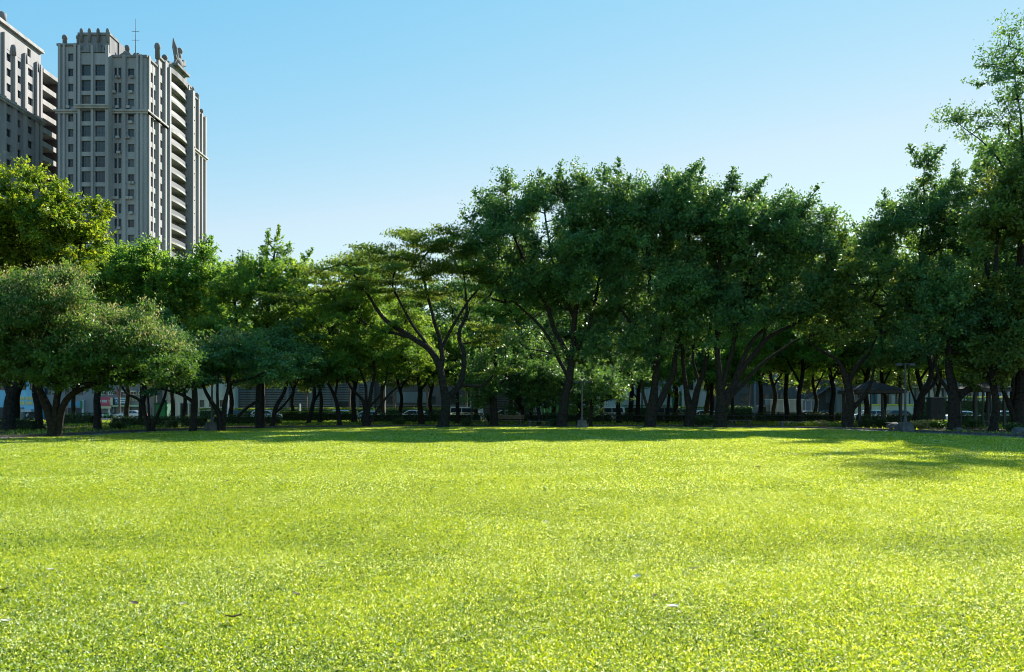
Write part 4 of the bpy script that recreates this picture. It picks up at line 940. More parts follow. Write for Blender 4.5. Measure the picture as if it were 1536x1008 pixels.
    fin(XR-.1, YR(289), topR+1.6, .6, 2.2); fin(XR-.1, YR(296), topR+1.4, .6, 2.0); fin(XR-.1, YR(303), topR-1.3, .5, 1.8)
    # swags of carved stone on the middle bay
    for i in range(9):
        a = (i-4)/4.0; x = X(147) + a*2.6; cr.box(x-.3, x+.3, D0-1.75, D0-1.4, topC-4.9, topC-4.9 + 1.6*(1-a*a)+.4)
    cr.build('roof_crown', M['tower_dark'], T)
    rc = MB(); rc.tube((X(177.5), D0+8, topC-3), (X(177.5), D0+8, Zp(28, D0+8)), .13, .04, 6)
    for z in (2.2, 4.2): rc.tube((X(177.5)-.9, D0+8, topC+z), (X(177.5)+.9, D0+8, topC+z), .05, .05, 5)
    rc.build('antenna', M['frame'], T)
    # rooftop sculpture: winged rider group
    sc = MB(); zb = z0+24*FL+2.0; y = yc; x = XR+.6
    def ell(cx, cy, cz, a, b, c, n=8):
        for j in range(1): pass
        prof = [(math.sin(PI*i/6), -math.cos(PI*i/6)) for i in range(7)]; v = []
        for r_, z_ in prof:
            for i in range(n): t = 2*PI*i/n; v.append((cx+a*r_*math.cos(t), cy+b*r_*math.sin(t), cz+c*z_))
        sc.add(v, [(k*n+i, k*n+(i+1) % n, (k+1)*n+(i+1) % n, (k+1)*n+i) for k in range(6) for i in range(n)], True)
    sc.box(x-1.2, x+1.2, y-3.6, y+3.6, zb, zb+.5)
    ell(x, y, zb+2.1, .7, 1.8, 1.0); ell(x, y+.3, zb+3.5, .5, .6, 1.1); ell(x, y+.4, zb+5.0, .75, .75, .75)
    for s, h in ((-1, 5.6), (1, 3.2)):
        p = Vector((x, y+s*1.2, zb+2.0)); q = Vector((x, y+s*3.3, zb+h+.8)); sc.tube(p, p.lerp(q, .6), .55, .6, 7); sc.tube(p.lerp(q, .6), q, .6, .08, 7)
        sc.tube((x, y+s*1.3, zb+2.0), (x+.2, y+s*2.9, zb+2.6), .4, .35, 6)
        for t in (.9, 2.4): sc.tube((x-.3, y+s*t, zb+.4), (x, y+s*t*.8, zb+2.0), .22, .3, 6)
    sc.build('rooftop_sculpture', M['tower_dark'], T)
    return T
tower_corner()

def tower_left():
    T = empty('apartment_tower', (0, 0, 0), 0, 'grey stone tower cut by the left edge, with long cornice and recessed balconies', 'tower', 'grey residential towers')
    XR = -110.0; Yf = lambda px: -XR * F / (768 - px)
    Y0 = 166.0; z0 = (EYE + (612-165.5)*174/F) % FL; top = EYE + (612 - 76) * Yf(61) / F; W = MB(); cache = {}
    Y1 = Yf(61.5)
    cols = [(Yf(a)-Y0, Yf(b)-Y0, .85, 2.55, 'w') for a, b in ((9, 17.5), (26.5, 32), (42, 49.5))]
    nfl = int((top - 5 - z0) / FL)
    facade(T, W, (XR, Y0, 0), (0, 1, 0), (1, 0, 0), Y1-Y0, z0, nfl, cols, None, cache, zt=z0+nfl*FL)
    W.box(XR-34, XR, Y0, Y0+.5, z0+nfl*FL, top-.6); W.box(XR-34, XR-.003, Y1-.5, Y1, z0, top-.6); W.box(XR-.5, XR, Y0+.5, Yf(41), z0+nfl*FL, top-.6); W.box(XR-.5, XR, Yf(46), Y1, z0+nfl*FL, top-.6)
    W.box(XR-.5, XR, Yf(41), Yf(46), z0+nfl*FL, top-3.4); W.box(XR-.5, XR, Yf(41), Yf(46), top-1.6, top-.6)
    W.box(XR-34, XR-.5, Y0+.5, Y1-.5, z0+nfl*FL, top-3.5); W.box(XR-34, XR-.5, Y0-.003, Y0+.5, 0, z0+nfl*FL)
    for px in (5, 21, 36, 54, 59.5): W.box(XR+.003, XR+.5, Yf(px)-.32, Yf(px)+.32, 0, z0+nfl*FL+ (1.6 if px > 10 else 3))
    W.build('wall', M['tower'], T)
    c = MB()
    for d, a, b in ((.7, top-.6, top-.2), (.45, top-.2, top+.3)): c.box(XR-34, XR+d, Y0-d, Y1+.3, a, b)
    zc = EYE + (612-192) * Yf(75) / F
    c.box(XR+.5, XR+1.0, Y0-.7, Y1+.3, zc-.2, zc+.25); c.box(XR+.5, XR+.8, Y0-.4, Y1+.2, zc-.65, zc-.2)
    c.build('cornice', M['tower_trim'], T)
    # barrel-shaped pier heads in the attic
    h = MB()
    for px in (21, 38, 56): h.lathe([(0, z0+nfl*FL-.5), (.46, z0+nfl*FL-.5), (.46, z0+nfl*FL+1.2), (.3, z0+nfl*FL+1.8), (0, z0+nfl*FL+1.9)], XR+.2, Yf(px)-.3, 12)
    h.box(XR-5, XR-.6, Y0+.6, Y0+7, top+.3, top+2.6); h.lathe([(0, top+.3), (.8, top+.3), (.8, top+2.1), (0, top+2.6)], XR-.4, Y0+6.5, 10)
    h.build('roof_crown', M['tower_dark'], T)
    # recessed balcony bay behind
    Y2 = Yf(88.5) - .2; XB = XR - 3.2; tb = EYE + (612-108) * Y1 / F
    rb_ = MB(); rb_.box(XR-16, XB, Y1, Y2, 0, tb); rb_.box(XR-16, XR+.2, Y2, Y2+.8, 0, tb); rb_.build('recess_wall', M['tower_recess'], T)
    rw = MB(); rw.box(XR-16, XR+.6, Y1+.003, Y2+.8, tb, tb+.9); rw.build('recess_roof', M['tower_trim'], T)
    pb_ = None; bw = MB()
    for f in range(8, int(tb / FL)):
        z = z0 + f*FL
        if pb_ is None:
            m = MB(); m.box(XB, XR-.05, Y1+.01, Y2-.9, -.2, .1); m.box(XR-.25, XR-.05, Y1+.01, Y2-.9, .1, .95); pb_ = m.build('balcony', M['tower_trim'], T, (0, 0, z))
            w = MB(); w.box(XB, XB+.06, Y1+.7, Y1+3.2, .3, 2.5); w.box(XB, XB+.06, Y1+4.0, Y1+5.8, .3, 2.5); w.build('balcony_glazing', M['glass'], pb_)
        else: o = copy_tree(pb_, T); o.location = (0, 0, z)
tower_left()

# ------------------------------------------------------------------ street-side buildings
def cmat(name, c, **k): return mat(name, c, k.pop('rough', .8), k.pop('var', .12), k.pop('scale', .8), stain=k.pop('stain', .12), streak=True, **k)
M['blue_wall'] = cmat('blue_painted_cladding', (0.22, 0.50, 0.68)); M['yellow'] = cmat('yellow_panel', (0.62, 0.52, 0.22), scale=3)
M['grey'] = cmat('grey_render', (0.22, 0.23, 0.25)); M['pale'] = cmat('pale_blue_grey_wall', (0.48, 0.51, 0.54)); M['white'] = cmat('white_wall', (0.72, 0.72, 0.70))
M['brown'] = cmat('dark_brown_wall', (0.13, 0.12, 0.125)); M['dark'] = cmat('dark_cladding', (0.05, 0.05, 0.055)); M['shutter'] = cmat('roller_shutter', (0.20, 0.20, 0.205))
M['red'] = cmat('red_sign_board', (0.52, 0.10, 0.15), var=.08, stain=.05); M['sign_white'] = cmat('white_lettering', (0.8, 0.8, 0.78), var=.04, stain=0); M['sign_blue'] = cmat('blue_sign_board', (0.10, 0.30, 0.48), var=.1)
M['green'] = cmat('green_corrugated', (0.04, 0.22, 0.10)); M['cream'] = cmat('cream_board', (0.60, 0.55, 0.38)); M['slat'] = cmat('blue_grey_slats', (0.23, 0.26, 0.29)); M['skyglass'] = mat('blue_glass', (0.12, 0.30, 0.42), .12, .3, .3, spec=.7)
M['steel'] = mat('galvanised_steel', (0.07, 0.072, 0.075), .6, .15, 4, metal=.3); M['darkmetal'] = mat('dark_metal', (0.045, 0.045, 0.045), .6, .2, 4); M['kiosk'] = cmat('green_kiosk_paint', (0.03, 0.13, 0.08))
M['lightgreen'] = cmat('pale_green_awning', (0.45, 0.62, 0.42))

def bldg(label, x0, x1, D, h, dep, wall, name='building', features=None, roof='grey'):
    X0, X1 = gx(x0, D), gx(x1, D); z0 = STREET; root = empty(name, ((X0+X1)/2, D, z0), 0, label, 'building'); w = (X1-X0)/2
    k = D / F
    def lx(px): return gx(px, D) - (X0+X1)/2
    def lz(py): return EYE + (HY-py)*k - z0
    b = MB(); b.box(-w, w, 0, dep, 0, h); b.build('wall', M[wall], root)
    r = MB(); r.box(-w-.15, w+.15, -.15, dep+.15, h, h+.35); r.build('roof', M[roof], root)
    if features: features(root, lx, lz, w, h)
    return root
def panel(root, name, m, x0, x1, z0, z1, y=-.08, t=.1, ribs=0, ribm=None, vert=False):
    p = MB(); p.box(x0, x1, y, y+t, z0, z1)
    if ribs:
        for i in range(ribs):
            if vert: a = x0 + (x1-x0)*(i+.5)/ribs; p.box(a-.05, a+.05, y-.05, y-.002, z0+.02, z1-.02)
            else: a = z0 + (z1-z0)*(i+.5)/ribs; p.box(x0+.02, x1-.02, y-.05, y-.002, a-.045, a+.045)
    return p.build(name, M[m], root)
def window(root, x0, x1, z0, z1, fm='frame', y=-.1):
    f = MB(); f.box(x0, x1, y, y+.11, z0, z0+.08); f.box(x0, x1, y, y+.11, z1-.08, z1); f.box(x0, x0+.08, y, y+.11, z0+.08, z1-.08); f.box(x1-.08, x1, y, y+.11, z0+.08, z1-.08)
    f.box((x0+x1)/2-.03, (x0+x1)/2+.03, y+.01, y+.1, z0+.08, z1-.08)
    o = f.build('window', M[fm], root); g = MB(); g.box(x0+.08, x1-.08, y+.06, y+.09, z0+.08, z1-.08); g.build('pane', M['glass'], o); return o

def f_blue(r, lx, lz, w, h):
    for i, (a, b) in enumerate(((20, 26), (28, 38), (40, 50), (52, 60))):
        for y0, y1 in ((607, 602), (599.5, 595)): panel(r, 'yellow_panel', 'yellow', lx(a), lx(b-.7), lz(y0), lz(y1))
    panel(r, 'shop_front', 'dark', lx(-2), lx(6), 0.1, lz(611)); panel(r, 'shutter', 'shutter', lx(26), lx(36), 0.1, lz(611), ribs=12); panel(r, 'shop_front', 'dark', lx(37), lx(52), .1, lz(614)); panel(r, 'awning', 'pale', lx(37), lx(52.5), lz(618), lz(614), y=-1.1, t=1.05)
    panel(r, 'pier', 'white', lx(22.5), lx(25), 0, lz(611), y=-.3, t=.3); panel(r, 'pier', 'blue_wall', lx(6.5), lx(8.5), 0, lz(611), y=-.3, t=.3)
    for a in (-30, -15, 0, 15, 30, 45): window(r, lx(a), lx(a+9), lz(585), lz(572))
bldg('shop building with bright blue cladding and yellow panels behind the far left trees', -60, 62, 136, 9.5, 12, 'blue_wall', features=f_blue)
def f_grey2(r, lx, lz, w, h):
    panel(r, 'shutter', 'dark', lx(66), lx(83), .1, lz(611), ribs=10); panel(r, 'pier', 'white', lx(84), lx(87), 0, lz(609), y=-.3, t=.3); panel(r, 'shop_front', 'shutter', lx(89), lx(100), .1, lz(612), ribs=10)
    panel(r, 'shop_front', 'dark', lx(102), lx(122), .1, lz(612)); panel(r, 'pier', 'pale', lx(124), lx(127), 0, lz(600), y=-.3, t=.3); panel(r, 'sign_board', 'sign_blue', lx(104), lx(121), lz(610), lz(602)); panel(r, 'green_banner', 'green', lx(122.5), lx(125), lz(612), lz(601), y=-.6, t=.12)
    for a in (66, 82, 98, 114): window(r, lx(a), lx(a+10), lz(592), lz(582))
bldg('grey shop building with dark shutters between the blue shop and the red sign shop', 63, 146, 137, 11, 12, 'grey', features=f_grey2)
def f_red(r, lx, lz, w, h):
    s = panel(r, 'red_sign', 'red', lx(151), lx(171), lz(608.5), lz(595.5), y=-.7, t=.3)
    t = MB()   # pale lettering: a "7"-like stroke, a block of characters and two end marks
    def g(a, b, c, d): t.box(lx(a), lx(b), -.75, -.703, lz(d), lz(c))
    g(152.2, 154.8, 600, 600.7); g(154.1, 154.8, 600.7, 603.6); g(153, 153.6, 601.6, 603.6)
    for a in (156.2, 158.9, 161.6):
        g(a, a+2.2, 600, 600.5); g(a, a+2.2, 601.5, 602); g(a, a+2.2, 603.1, 603.6); g(a, a+.5, 600.5, 603.1); g(a+1.7, a+2.2, 600.5, 603.1); g(a+.85, a+1.35, 600.5, 603.1)
    g(166, 168.8, 600, 600.6); g(168.2, 168.8, 600.6, 601.4); g(166.4, 168, 602.4, 603.6)
    t.build('lettering', M['sign_white'], s)
    sh = MB(); sh.box(lx(168.8), lx(172.5), -.76, -.72+.02, lz(608), lz(596.5)); sh.build('cream_stripe', M['cream'], s)
    panel(r, 'lower_sign', 'cream', lx(151.5), lx(169.5), lz(612.8), lz(609), y=-.6, t=.25)
    s2 = panel(r, 'blue_sign', 'sign_blue', lx(174), lx(194), lz(606), lz(598.8), y=-.4, t=.3); t = MB()
    for z0_, z1_, a, b in ((600.2, 601.8, 179, 191), (603.3, 604.4, 178, 192), (600.5, 602.6, 175.5, 177.4)): t.box(lx(a), lx(b), -.45, -.403, lz(z1_), lz(z0_))
    t.build('lettering', M['sign_white'], s2); panel(r, 'sign_top', 'white', lx(173.5), lx(190), lz(598.6), lz(596.5), y=-.4, t=.3); panel(r, 'awning', 'lightgreen', lx(173), lx(213), lz(610), lz(607.5), y=-1.0, t=.98)
    for a, b in ((149, 158), (174, 184), (186, 193.5), (197, 210), (214, 228)): panel(r, 'shutter', 'shutter', lx(a), lx(b), .1, lz(611.5), ribs=9)
    for a in (171, 194.5, 211, 230): panel(r, 'pier', 'grey', lx(a), lx(a+1.8), 0, lz(611), y=-.3, t=.25)
    panel(r, 'pier', 'white', lx(164), lx(166.5), .1, lz(612), y=-.35, t=.3)
    for a, b in ((152, 160), (163, 170), (185, 193), (196, 205), (208, 216), (220, 230)): window(r, lx(a), lx(b), lz(592.5), lz(587), 'white')
    panel(r, 'balcony_band', 'white', lx(183), lx(206), lz(588), lz(586), y=-.8, t=.75); panel(r, 'red_banner', 'red', lx(177), lx(181.5), lz(594), lz(585), y=-.5, t=.12)
    for a in (198.5, 203.5, 209): window(r, lx(a), lx(a+3), lz(601), lz(596), 'cream')
bldg('two-storey shop building with a red sign board, blue sign and roller shutters', 147, 236, 136, 8.2, 12, 'grey', features=f_red)
def f_bars(r, lx, lz, w, h):
    for a in (269, 276, 283, 290): panel(r, 'pier', 'white', lx(a), lx(a+2.2), 0, lz(604), y=-.4, t=.35)
    for a in (272, 279, 286): panel(r, 'gate', 'dark', lx(a), lx(a+3.5), .1, lz(605), ribs=6)
    panel(r, 'yellow_kerb', 'yellow', lx(280), lx(298), .0, .7, y=-1.2, t=.3)
    for a in (244, 256, 300, 314, 330, 344): window(r, lx(a), lx(a+6), lz(610), lz(600))
bldg('low white building with barred openings behind the left trees', 238, 352, 138, 7.5, 10, 'white', features=f_bars)
def f_slat(r, lx, lz, w, h):
    for i in range(22): panel(r, 'slat', 'slat', -w+.1, w-.1, .5+i*.42, .5+i*.42+.24, y=-.25, t=.2)
    for a in (430, 465, 500, 535, 552): panel(r, 'pier', 'grey', lx(a), lx(a+4), 0, h-.1, y=-.42, t=.15)
    panel(r, 'entrance', 'dark', lx(505), lx(534), .1, lz(602), y=-.47, t=.04)
bldg('blue-grey building with horizontal slatted facade behind the left hedge', 354, 562, 140, 10, 14, 'brown', features=f_slat)
def f_brown(r, lx, lz, w, h):
    for i in range(4): window(r, lx(570+i*32), lx(570+i*32+20), lz(606), lz(594))
    for i in range(4): window(r, lx(570+i*32), lx(570+i*32+20), lz(580), lz(568))
    panel(r, 'ledge', 'grey', -w, w, lz(609), lz(607.5), y=-.35, t=.3); panel(r, 'panel', 'slat', lx(595), lx(645), lz(604), lz(588), y=-.14, t=.03)
bldg('plain brown-grey building between the slatted facade and the dark louvred shed', 564, 702, 141, 9, 12, 'brown', features=f_brown)
def f_shed(r, lx, lz, w, h):
    panel(r, 'pier', 'pale', lx(705), lx(725), 0, lz(582), y=-.3, t=.25)
    for i in range(15): panel(r, 'louvre', 'brown', lx(727), lx(798), .4+i*.3, .4+i*.3+.11, y=-.22, t=.16)
    panel(r, 'roof_beam', 'yellow', lx(727), lx(800), lz(584.5), lz(583), y=-.3, t=.25); panel(r, 'pier', 'pale', lx(800), lx(806), 0, lz(584), y=-.3, t=.25)
bldg('dark louvred shed with pale concrete piers behind the centre trees', 704, 807, 138, 6.0, 14, 'dark', features=f_shed)
def f_low(r, lx, lz, w, h):
    panel(r, 'white_wall', 'pale', lx(809), lx(888), 0, lz(606), y=-.3, t=.25); panel(r, 'post', 'darkmetal', lx(825), lx(826), 0, lz(590), y=-.4, t=.08)
    window(r, lx(835), lx(858), lz(602), lz(594)); window(r, lx(862), lx(884), lz(602), lz(594))
bldg('dark building above a pale low wall behind the green truck', 808, 889, 140, 6.5, 10, 'dark', features=f_low)
def f_blank(r, lx, lz, w, h):
    p = panel(r, 'poster', 'white', lx(904.3), lx(912), lz(608.5), lz(596), y=-.06, t=.05)
    t = MB(); rs = random.Random(3)
    for i in range(5):
        for j in range(2): t.box(lx(904.9+j*3.6), lx(904.9+j*3.6+2.7-rs.random()), -.075, -.062, lz(598.4+i*2.3), lz(597.2+i*2.3))
    t.build('poster_print', M['brown'], p); q = MB(); q.box(lx(905), lx(906.6), -.09, -.077, lz(607.4), lz(605.8)); q.build('red_mark', M['red'], p)
    y = MB(); a, b, c, d = lx(949.2), lx(955.5), lz(600), lz(596); sk = (b-a)*.2
    y.add([(a, -.07, c), (b-sk, -.07, c), (b, -.07, d), (a+sk, -.07, d), (a, -.02, c), (b-sk, -.02, c), (b, -.02, d), (a+sk, -.02, d)], [(0,1,2,3), (7,6,5,4), (0,4,5,1), (1,5,6,2), (2,6,7,3), (3,7,4,0)])
    y.build('yellow_sign', cmat('bright_yellow_sign', (0.75, 0.75, 0.03)), r)
    panel(r, 'joint', 'grey', lx(893.3), lx(893.8), 0, h, y=-.03, t=.02); panel(r, 'joint', 'grey', lx(970), lx(970.5), 0, h, y=-.03, t=.02)
bldg('large blank pale blue-grey wall with a poster and a small yellow sign', 890, 1004, 139, 12.5, 14, 'pale', features=f_blank)
def f_gate(r, lx, lz, w, h):
    panel(r, 'green_gate', 'green', lx(1008), lx(1022), 0.1, lz(587), ribs=9, vert=True); panel(r, 'pier', 'white', lx(1022.5), lx(1025.5), 0, lz(584), y=-.3, t=.25)
    window(r, lx(1030), lx(1040), lz(585), lz(572)); window(r, lx(1048), lx(1060), lz(562), lz(550)); window(r, lx(1030), lx(1042), lz(562), lz(550)); panel(r, 'pipe', 'steel', lx(1064), lx(1064.6), 0, h, y=-.2, t=.1)
bldg('white and pale building with a green corrugated gate behind the V-forked tree', 1005, 1070, 138.5, 14, 12, 'pale', features=f_gate)
def f_stair(r, lx, lz, w, h):
    m = MB(); a = Vector((lx(1203), -1.2, lz(604))); b = Vector((lx(1243), -1.2, lz(578))); n_ = 22
    for i in range(n_):
        p = a.lerp(b, i/n_); q = a.lerp(b, (i+1)/n_); m.box(p.x, q.x, -1.2, -.1, p.z-.12, q.z)
    m.tube(a+Vector((0, 0, 1)), b+Vector((0, 0, 1)), .05, .05, 6)
    for i in range(0, n_+1, 3): p = a.lerp(b, i/n_); m.tube(p, p+Vector((0, 0, 1)), .03, .03, 5)
    m.build('outdoor_stair', M['grey'], r); panel(r, 'door', 'grey', lx(1238), lx(1246.5), lz(604), lz(584.5), y=-.12, t=.1); panel(r, 'pipe', 'grey', lx(1224), lx(1225.5), 0, h-1, y=-.3, t=.15)
    for x in (1085, 1110, 1140, 1170): window(r, lx(x), lx(x+14), lz(602), lz(590)); window(r, lx(x), lx(x+14), lz(578), lz(566))
    panel(r, 'post', 'grey', lx(1160), lx(1165), 0, h-.2, y=-.3, t=.28); panel(r, 'post', 'grey', lx(1130), lx(1133), 0, h-.2, y=-.3, t=.28)
bldg('dark brown building with an outdoor stair rising to the right, behind the white truck', 1071, 1254, 141, 11, 12, 'brown', features=f_stair)
def f_gr3(r, lx, lz, w, h):
    panel(r, 'shop_front', 'shutter', lx(1290), lx(1300), .1, lz(604), ribs=8); panel(r, 'pier', 'white', lx(1302), lx(1305), 0, lz(590), y=-.3, t=.25); panel(r, 'panel', 'skyglass', lx(1307), lx(1312), .3, lz(590))
    panel(r, 'band', 'pale', -w, w, lz(588), lz(586), y=-.4, t=.35)
    for x in (1260, 1276, 1292): window(r, lx(x), lx(x+9), lz(582), lz(572))
bldg('grey rendered building behind the left shelter', 1255, 1314, 138, 10, 12, 'grey', features=f_gr3)
def f_glass(r, lx, lz, w, h):
    x = 1316; i = 0
    while x < 1530:
        if i % 3 == 2: panel(r, 'pier', 'white' if i % 2 else 'grey', lx(x), lx(x+4), 0, lz(580), y=-.35, t=.33)
        else: panel(r, 'glazing', 'skyglass' if i % 4 else 'pale', lx(x), lx(x+6.6), .4, lz(583)); panel(r, 'mullion', 'brown', lx(x+6.7), lx(x+7.6), 0, lz(582), y=-.25, t=.22)
        x += 4.5 if i % 3 == 2 else 8; i += 1
    panel(r, 'band', 'cream', -w, w, lz(582), lz(579.5), y=-.5, t=.4)
bldg('long building with blue glass bays and pale piers behind the right shelter', 1315, 1570, 137, 11, 14, 'grey', features=f_glass)

# yellow-topped beige wall on the right, across the road
wl_ = empty('roadside_wall', (gx(1345, 123), 123, STREET), 0, 'low beige wall with a bright yellow coping behind the parked cars at right', 'wall')
m = MB(); m.box(-6.3, 4.2, 0, .3, 0, 2.25); m.build('wall_body', M['cream'], wl_); m = MB(); m.box(-6.35, 4.25, -.08, .38, 2.25, 2.45); m.build('coping', cmat('yellow_coping', (0.70, 0.66, 0.06)), wl_)

# ------------------------------------------------------------------ vehicles
def paint(name, c): return mat(name, c, 0.28, 0.05, 2, spec=0.6, metal=0.15)
CP = {'white': paint('white_car_paint', (.72, .73, .73)), 'silver': paint('silver_car_paint', (.42, .44, .46)), 'blue': paint('pale_blue_car_paint', (.38, .50, .58)), 'black': paint('black_car_paint', (.03, .032, .036)), 'grey': paint('grey_car_paint', (.16, .17, .18)), 'green': paint('green_truck_paint', (.03, .22, .05)), 'navy': paint('dark_blue_paint', (.06, .10, .15)), 'boxshade': paint('shaded_white_box_paint', (.30, .32, .33)), 'teal': paint('dark_teal_paint', (.03, .09, .10))}
M['tyre'] = mat('tyre_rubber', (.02, .02, .02), .9, .1, 6); M['rim'] = mat('alloy_rim', (.4, .4, .4), .35, .1, 6, metal=.7); M['lamp'] = mat('headlamp_lens', (.7, .7, .7), .1, .05, 5, spec=.7); M['tail'] = mat('tail_lamp_lens', (.4, .02, .02), .2, .1, 5)
def side_prism(m, prof, hw0, zb, zt, inset):
    n = len(prof); hw = lambda z: hw0 - (inset * max(0, (z - zb) / (zt - zb)))
    v = [(x, -hw(z), z) for x, z in prof] + [(x, hw(z), z) for x, z in prof]
    m.add(v, [tuple(range(n)), tuple(range(n, 2*n))[::-1]] + [(i, n+i, n+(i+1) % n, (i+1) % n)[::-1] for i in range(n)])
def vehicle(kind, col, label, x, D, flip=False, cat=None, name=None, group='cars parked and driving along the street'):
    cat = cat or {'sedan': 'car', 'hatch': 'car', 'van': 'van', 'truck': 'truck', 'lorry': 'truck'}[kind]
    root = empty(name or {'sedan': 'car', 'hatch': 'car', 'van': 'van', 'truck': 'truck', 'lorry': 'box_truck'}[kind], (gx(x, D), D, STREET + .006), PI if flip else 0, label, cat, group)
    if kind == 'sedan': L, H, bz, hw = 4.5, 1.45, .92, .88; prof = [(-2.2, .3), (-2.25, .62), (-2.1, .85), (-1.3, .95), (-.55, 1.38), (-.2, 1.44), (.7, 1.44), (1.2, 1.33), (1.75, 1.02), (2.2, .98), (2.27, .6), (2.2, .3)]; gl = [(-1.12, .98), (-.5, 1.32), (.62, 1.37), (1.1, 1.27), (1.5, 1.02)]; wx = (-1.38, 1.38)
    if kind == 'hatch': L, H, bz, hw = 4.3, 1.55, .98, .87; prof = [(-2.1, .3), (-2.15, .65), (-2.0, .9), (-1.25, 1.02), (-.5, 1.46), (-.1, 1.54), (1.4, 1.52), (1.85, 1.3), (2.08, .95), (2.12, .5), (2.05, .3)]; gl = [(-1.05, 1.05), (-.42, 1.41), (0, 1.46), (1.35, 1.44), (1.72, 1.25), (1.8, 1.04)]; wx = (-1.3, 1.35)
    if kind == 'van': L, H, bz, hw = 4.9, 2.0, 1.1, .92; prof = [(-2.4, .35), (-2.45, .8), (-2.3, 1.1), (-1.85, 1.25), (-1.25, 1.85), (-1.0, 1.97), (2.2, 2.0), (2.38, 1.85), (2.45, 1.0), (2.4, .35)]; gl = [(-1.65, 1.25), (-1.12, 1.78), (-.9, 1.82), (2.1, 1.85), (2.2, 1.25)]; wx = (-1.5, 1.5)
    if kind in ('truck', 'lorry'): L, H, bz, hw = 6.2, 2.3, 1.3, 1.0; prof = [(-3.1, .45), (-3.15, 1.2), (-2.95, 1.9), (-2.75, 2.2), (-1.5, 2.25), (-1.5, .45)]; gl = [(-2.9, 1.3), (-2.72, 1.95), (-1.85, 2.0), (-1.85, 1.3)]; wx = (-2.3, 1.9)
    m = MB(); side_prism(m, prof, hw, bz, H, .17); body = m.build('body', CP[col], root, bevel=.035)
    hwz = lambda z: hw - .17 * max(0, (z - bz) / (H - bz))
    for s in (-1, 1):
        m = MB(); v = [(a, s * (hwz(b) + .012), b) for a, b in gl] + [(a, s * (hwz(b) - .02), b) for a, b in gl]; n = len(gl)
        m.add(v, [tuple(range(n))[::s], tuple(range(n, 2*n))[::-s]] + [(i, (i+1) % n, n+(i+1) % n, n+i) for i in range(n)]); o = m.build('side_window', M['glass'], root)
        if kind not in ('truck', 'lorry'):
            pl = MB(); xm = (gl[1][0]+gl[-1][0])/2 + .1; pl.box(xm-.04, xm+.04, s*hwz(bz)-.02, s*hwz(bz)+.02, bz+.03, bz+.08)
            zt_ = max(b for a, b in gl) - .02; zb_ = gl[0][1]
            pl.add([(xm-.035, s*(hwz(zb_)+.016), zb_), (xm+.035, s*(hwz(zb_)+.016), zb_), (xm+.035, s*(hwz(zt_)+.016), zt_), (xm-.035, s*(hwz(zt_)+.016), zt_)], [(0, 1, 2, 3)[::s]])
            pl.build('pillar', CP[col], o)
    # windscreen and rear window as thin slabs just proud of the sloping faces
    def slab(name, a, b):
        a = Vector((a[0], 0, a[1])); b = Vector((b[0], 0, b[1])); d = (b - a); nn = Vector((-d.z, 0, d.x)).normalized(); nn = nn if nn.z > 0 or abs(nn.z) < .1 and nn.x * a.x > 0 else -nn
        if nn.x * a.x < 0: nn = -nn
        p = a.lerp(b, .12) + nn*.012; q = a.lerp(b, .9) + nn*.012; w0 = hwz(p.z) - .1; w1 = hwz(q.z) - .1; m = MB()
        v = [(p.x, -w0, p.z), (p.x, w0, p.z), (q.x, w1, q.z), (q.x, -w1, q.z)]; v2 = [(x_-nn.x*.03, y_, z_-nn.z*.03) for x_, y_, z_ in v]
        m.add(v + v2, [(0, 1, 2, 3), (7, 6, 5, 4), (0, 4, 5, 1), (1, 5, 6, 2), (2, 6, 7, 3), (3, 7, 4, 0)]); m.build(name, M['glass'], root)
    fw = {'sedan': (3, 4), 'hatch': (3, 4), 'van': (3, 4), 'truck': (1, 3), 'lorry': (1, 3)}[kind]; slab('windscreen', prof[fw[0]], prof[fw[1]])
    if kind in ('sedan', 'hatch', 'van'): rw = {'sedan': (8, 7), 'hatch': (8, 7), 'van': (8, 7)}[kind]; slab('rear_window', prof[rw[0]], prof[rw[1]])
    r = .31 if kind in ('sedan', 'hatch') else .36
    for wxx in wx:
        for s in (-1, 1):
            t = MB(); y = s * (hw - .09); t.tube((wxx, y - .11, r), (wxx, y + .11, r), r, r, 18); w_ = t.build('wheel', M['tyre'], root)
            q = MB(); q.tube((wxx, y + s*.10, r), (wxx, y + s*.125, r), r*.6, r*.55, 12); q.build('rim', M['rim'], w_)
    xf = prof[0][0]; xr = prof[-1][0]
    for s in (-1, 1):
        h = MB(); zf = .66 if kind in ('sedan', 'hatch') else .85; h.box(xf-.08, xf+.12, s*hw*.72-.15, s*hw*.72+.15, zf-.07, zf+.08); h.build('headlight', M['lamp'], root, bevel=.02)
        h = MB(); xr_ = max(p[0] for p in prof) if kind not in ('truck', 'lorry') else 3.1; h.box(xr_-.12, xr_+.02, s*hw*.8-.09, s*hw*.8+.09, zf+.02, zf+.22); h.build('tail_light', M['tail'], root, bevel=.02)
    bm_ = MB(); bm_.box(xf-.06, xf+.2, -hw*.92, hw*.92, .28, .46); bm_.build('bumper', M['darkmetal'] if kind != 'sedan' else CP[col], root, bevel=.03)
    if kind in ('truck', 'lorry'):
        b = MB(); top = 3.0 if kind == 'lorry' else 2.35
        b.box(-1.38, 3.15, -1.08, 1.08, .95, top); o = b.build('cargo_box', CP['boxshade' if kind == 'lorry' and col != 'navy' else col], root, bevel=.04)  # white box painted grey: its shade is put into the paint
        b = MB()
        for s in (-1, 1):
            for i in range(6): x_ = -1.1 + i*.78; b.box(x_, x_+.05, min(s*1.08, s*1.1), max(s*1.08, s*1.1), 1.05, top-.1)
        b.box(-1.42, 3.19, -1.12, 1.12, top-.003, top+.07); b.build('rib', CP['white'], o); c = MB(); c.box(-3.0, 3.1, -.4, .4, .55, .948); c.build('chassis', M['darkmetal'], root)
    return root
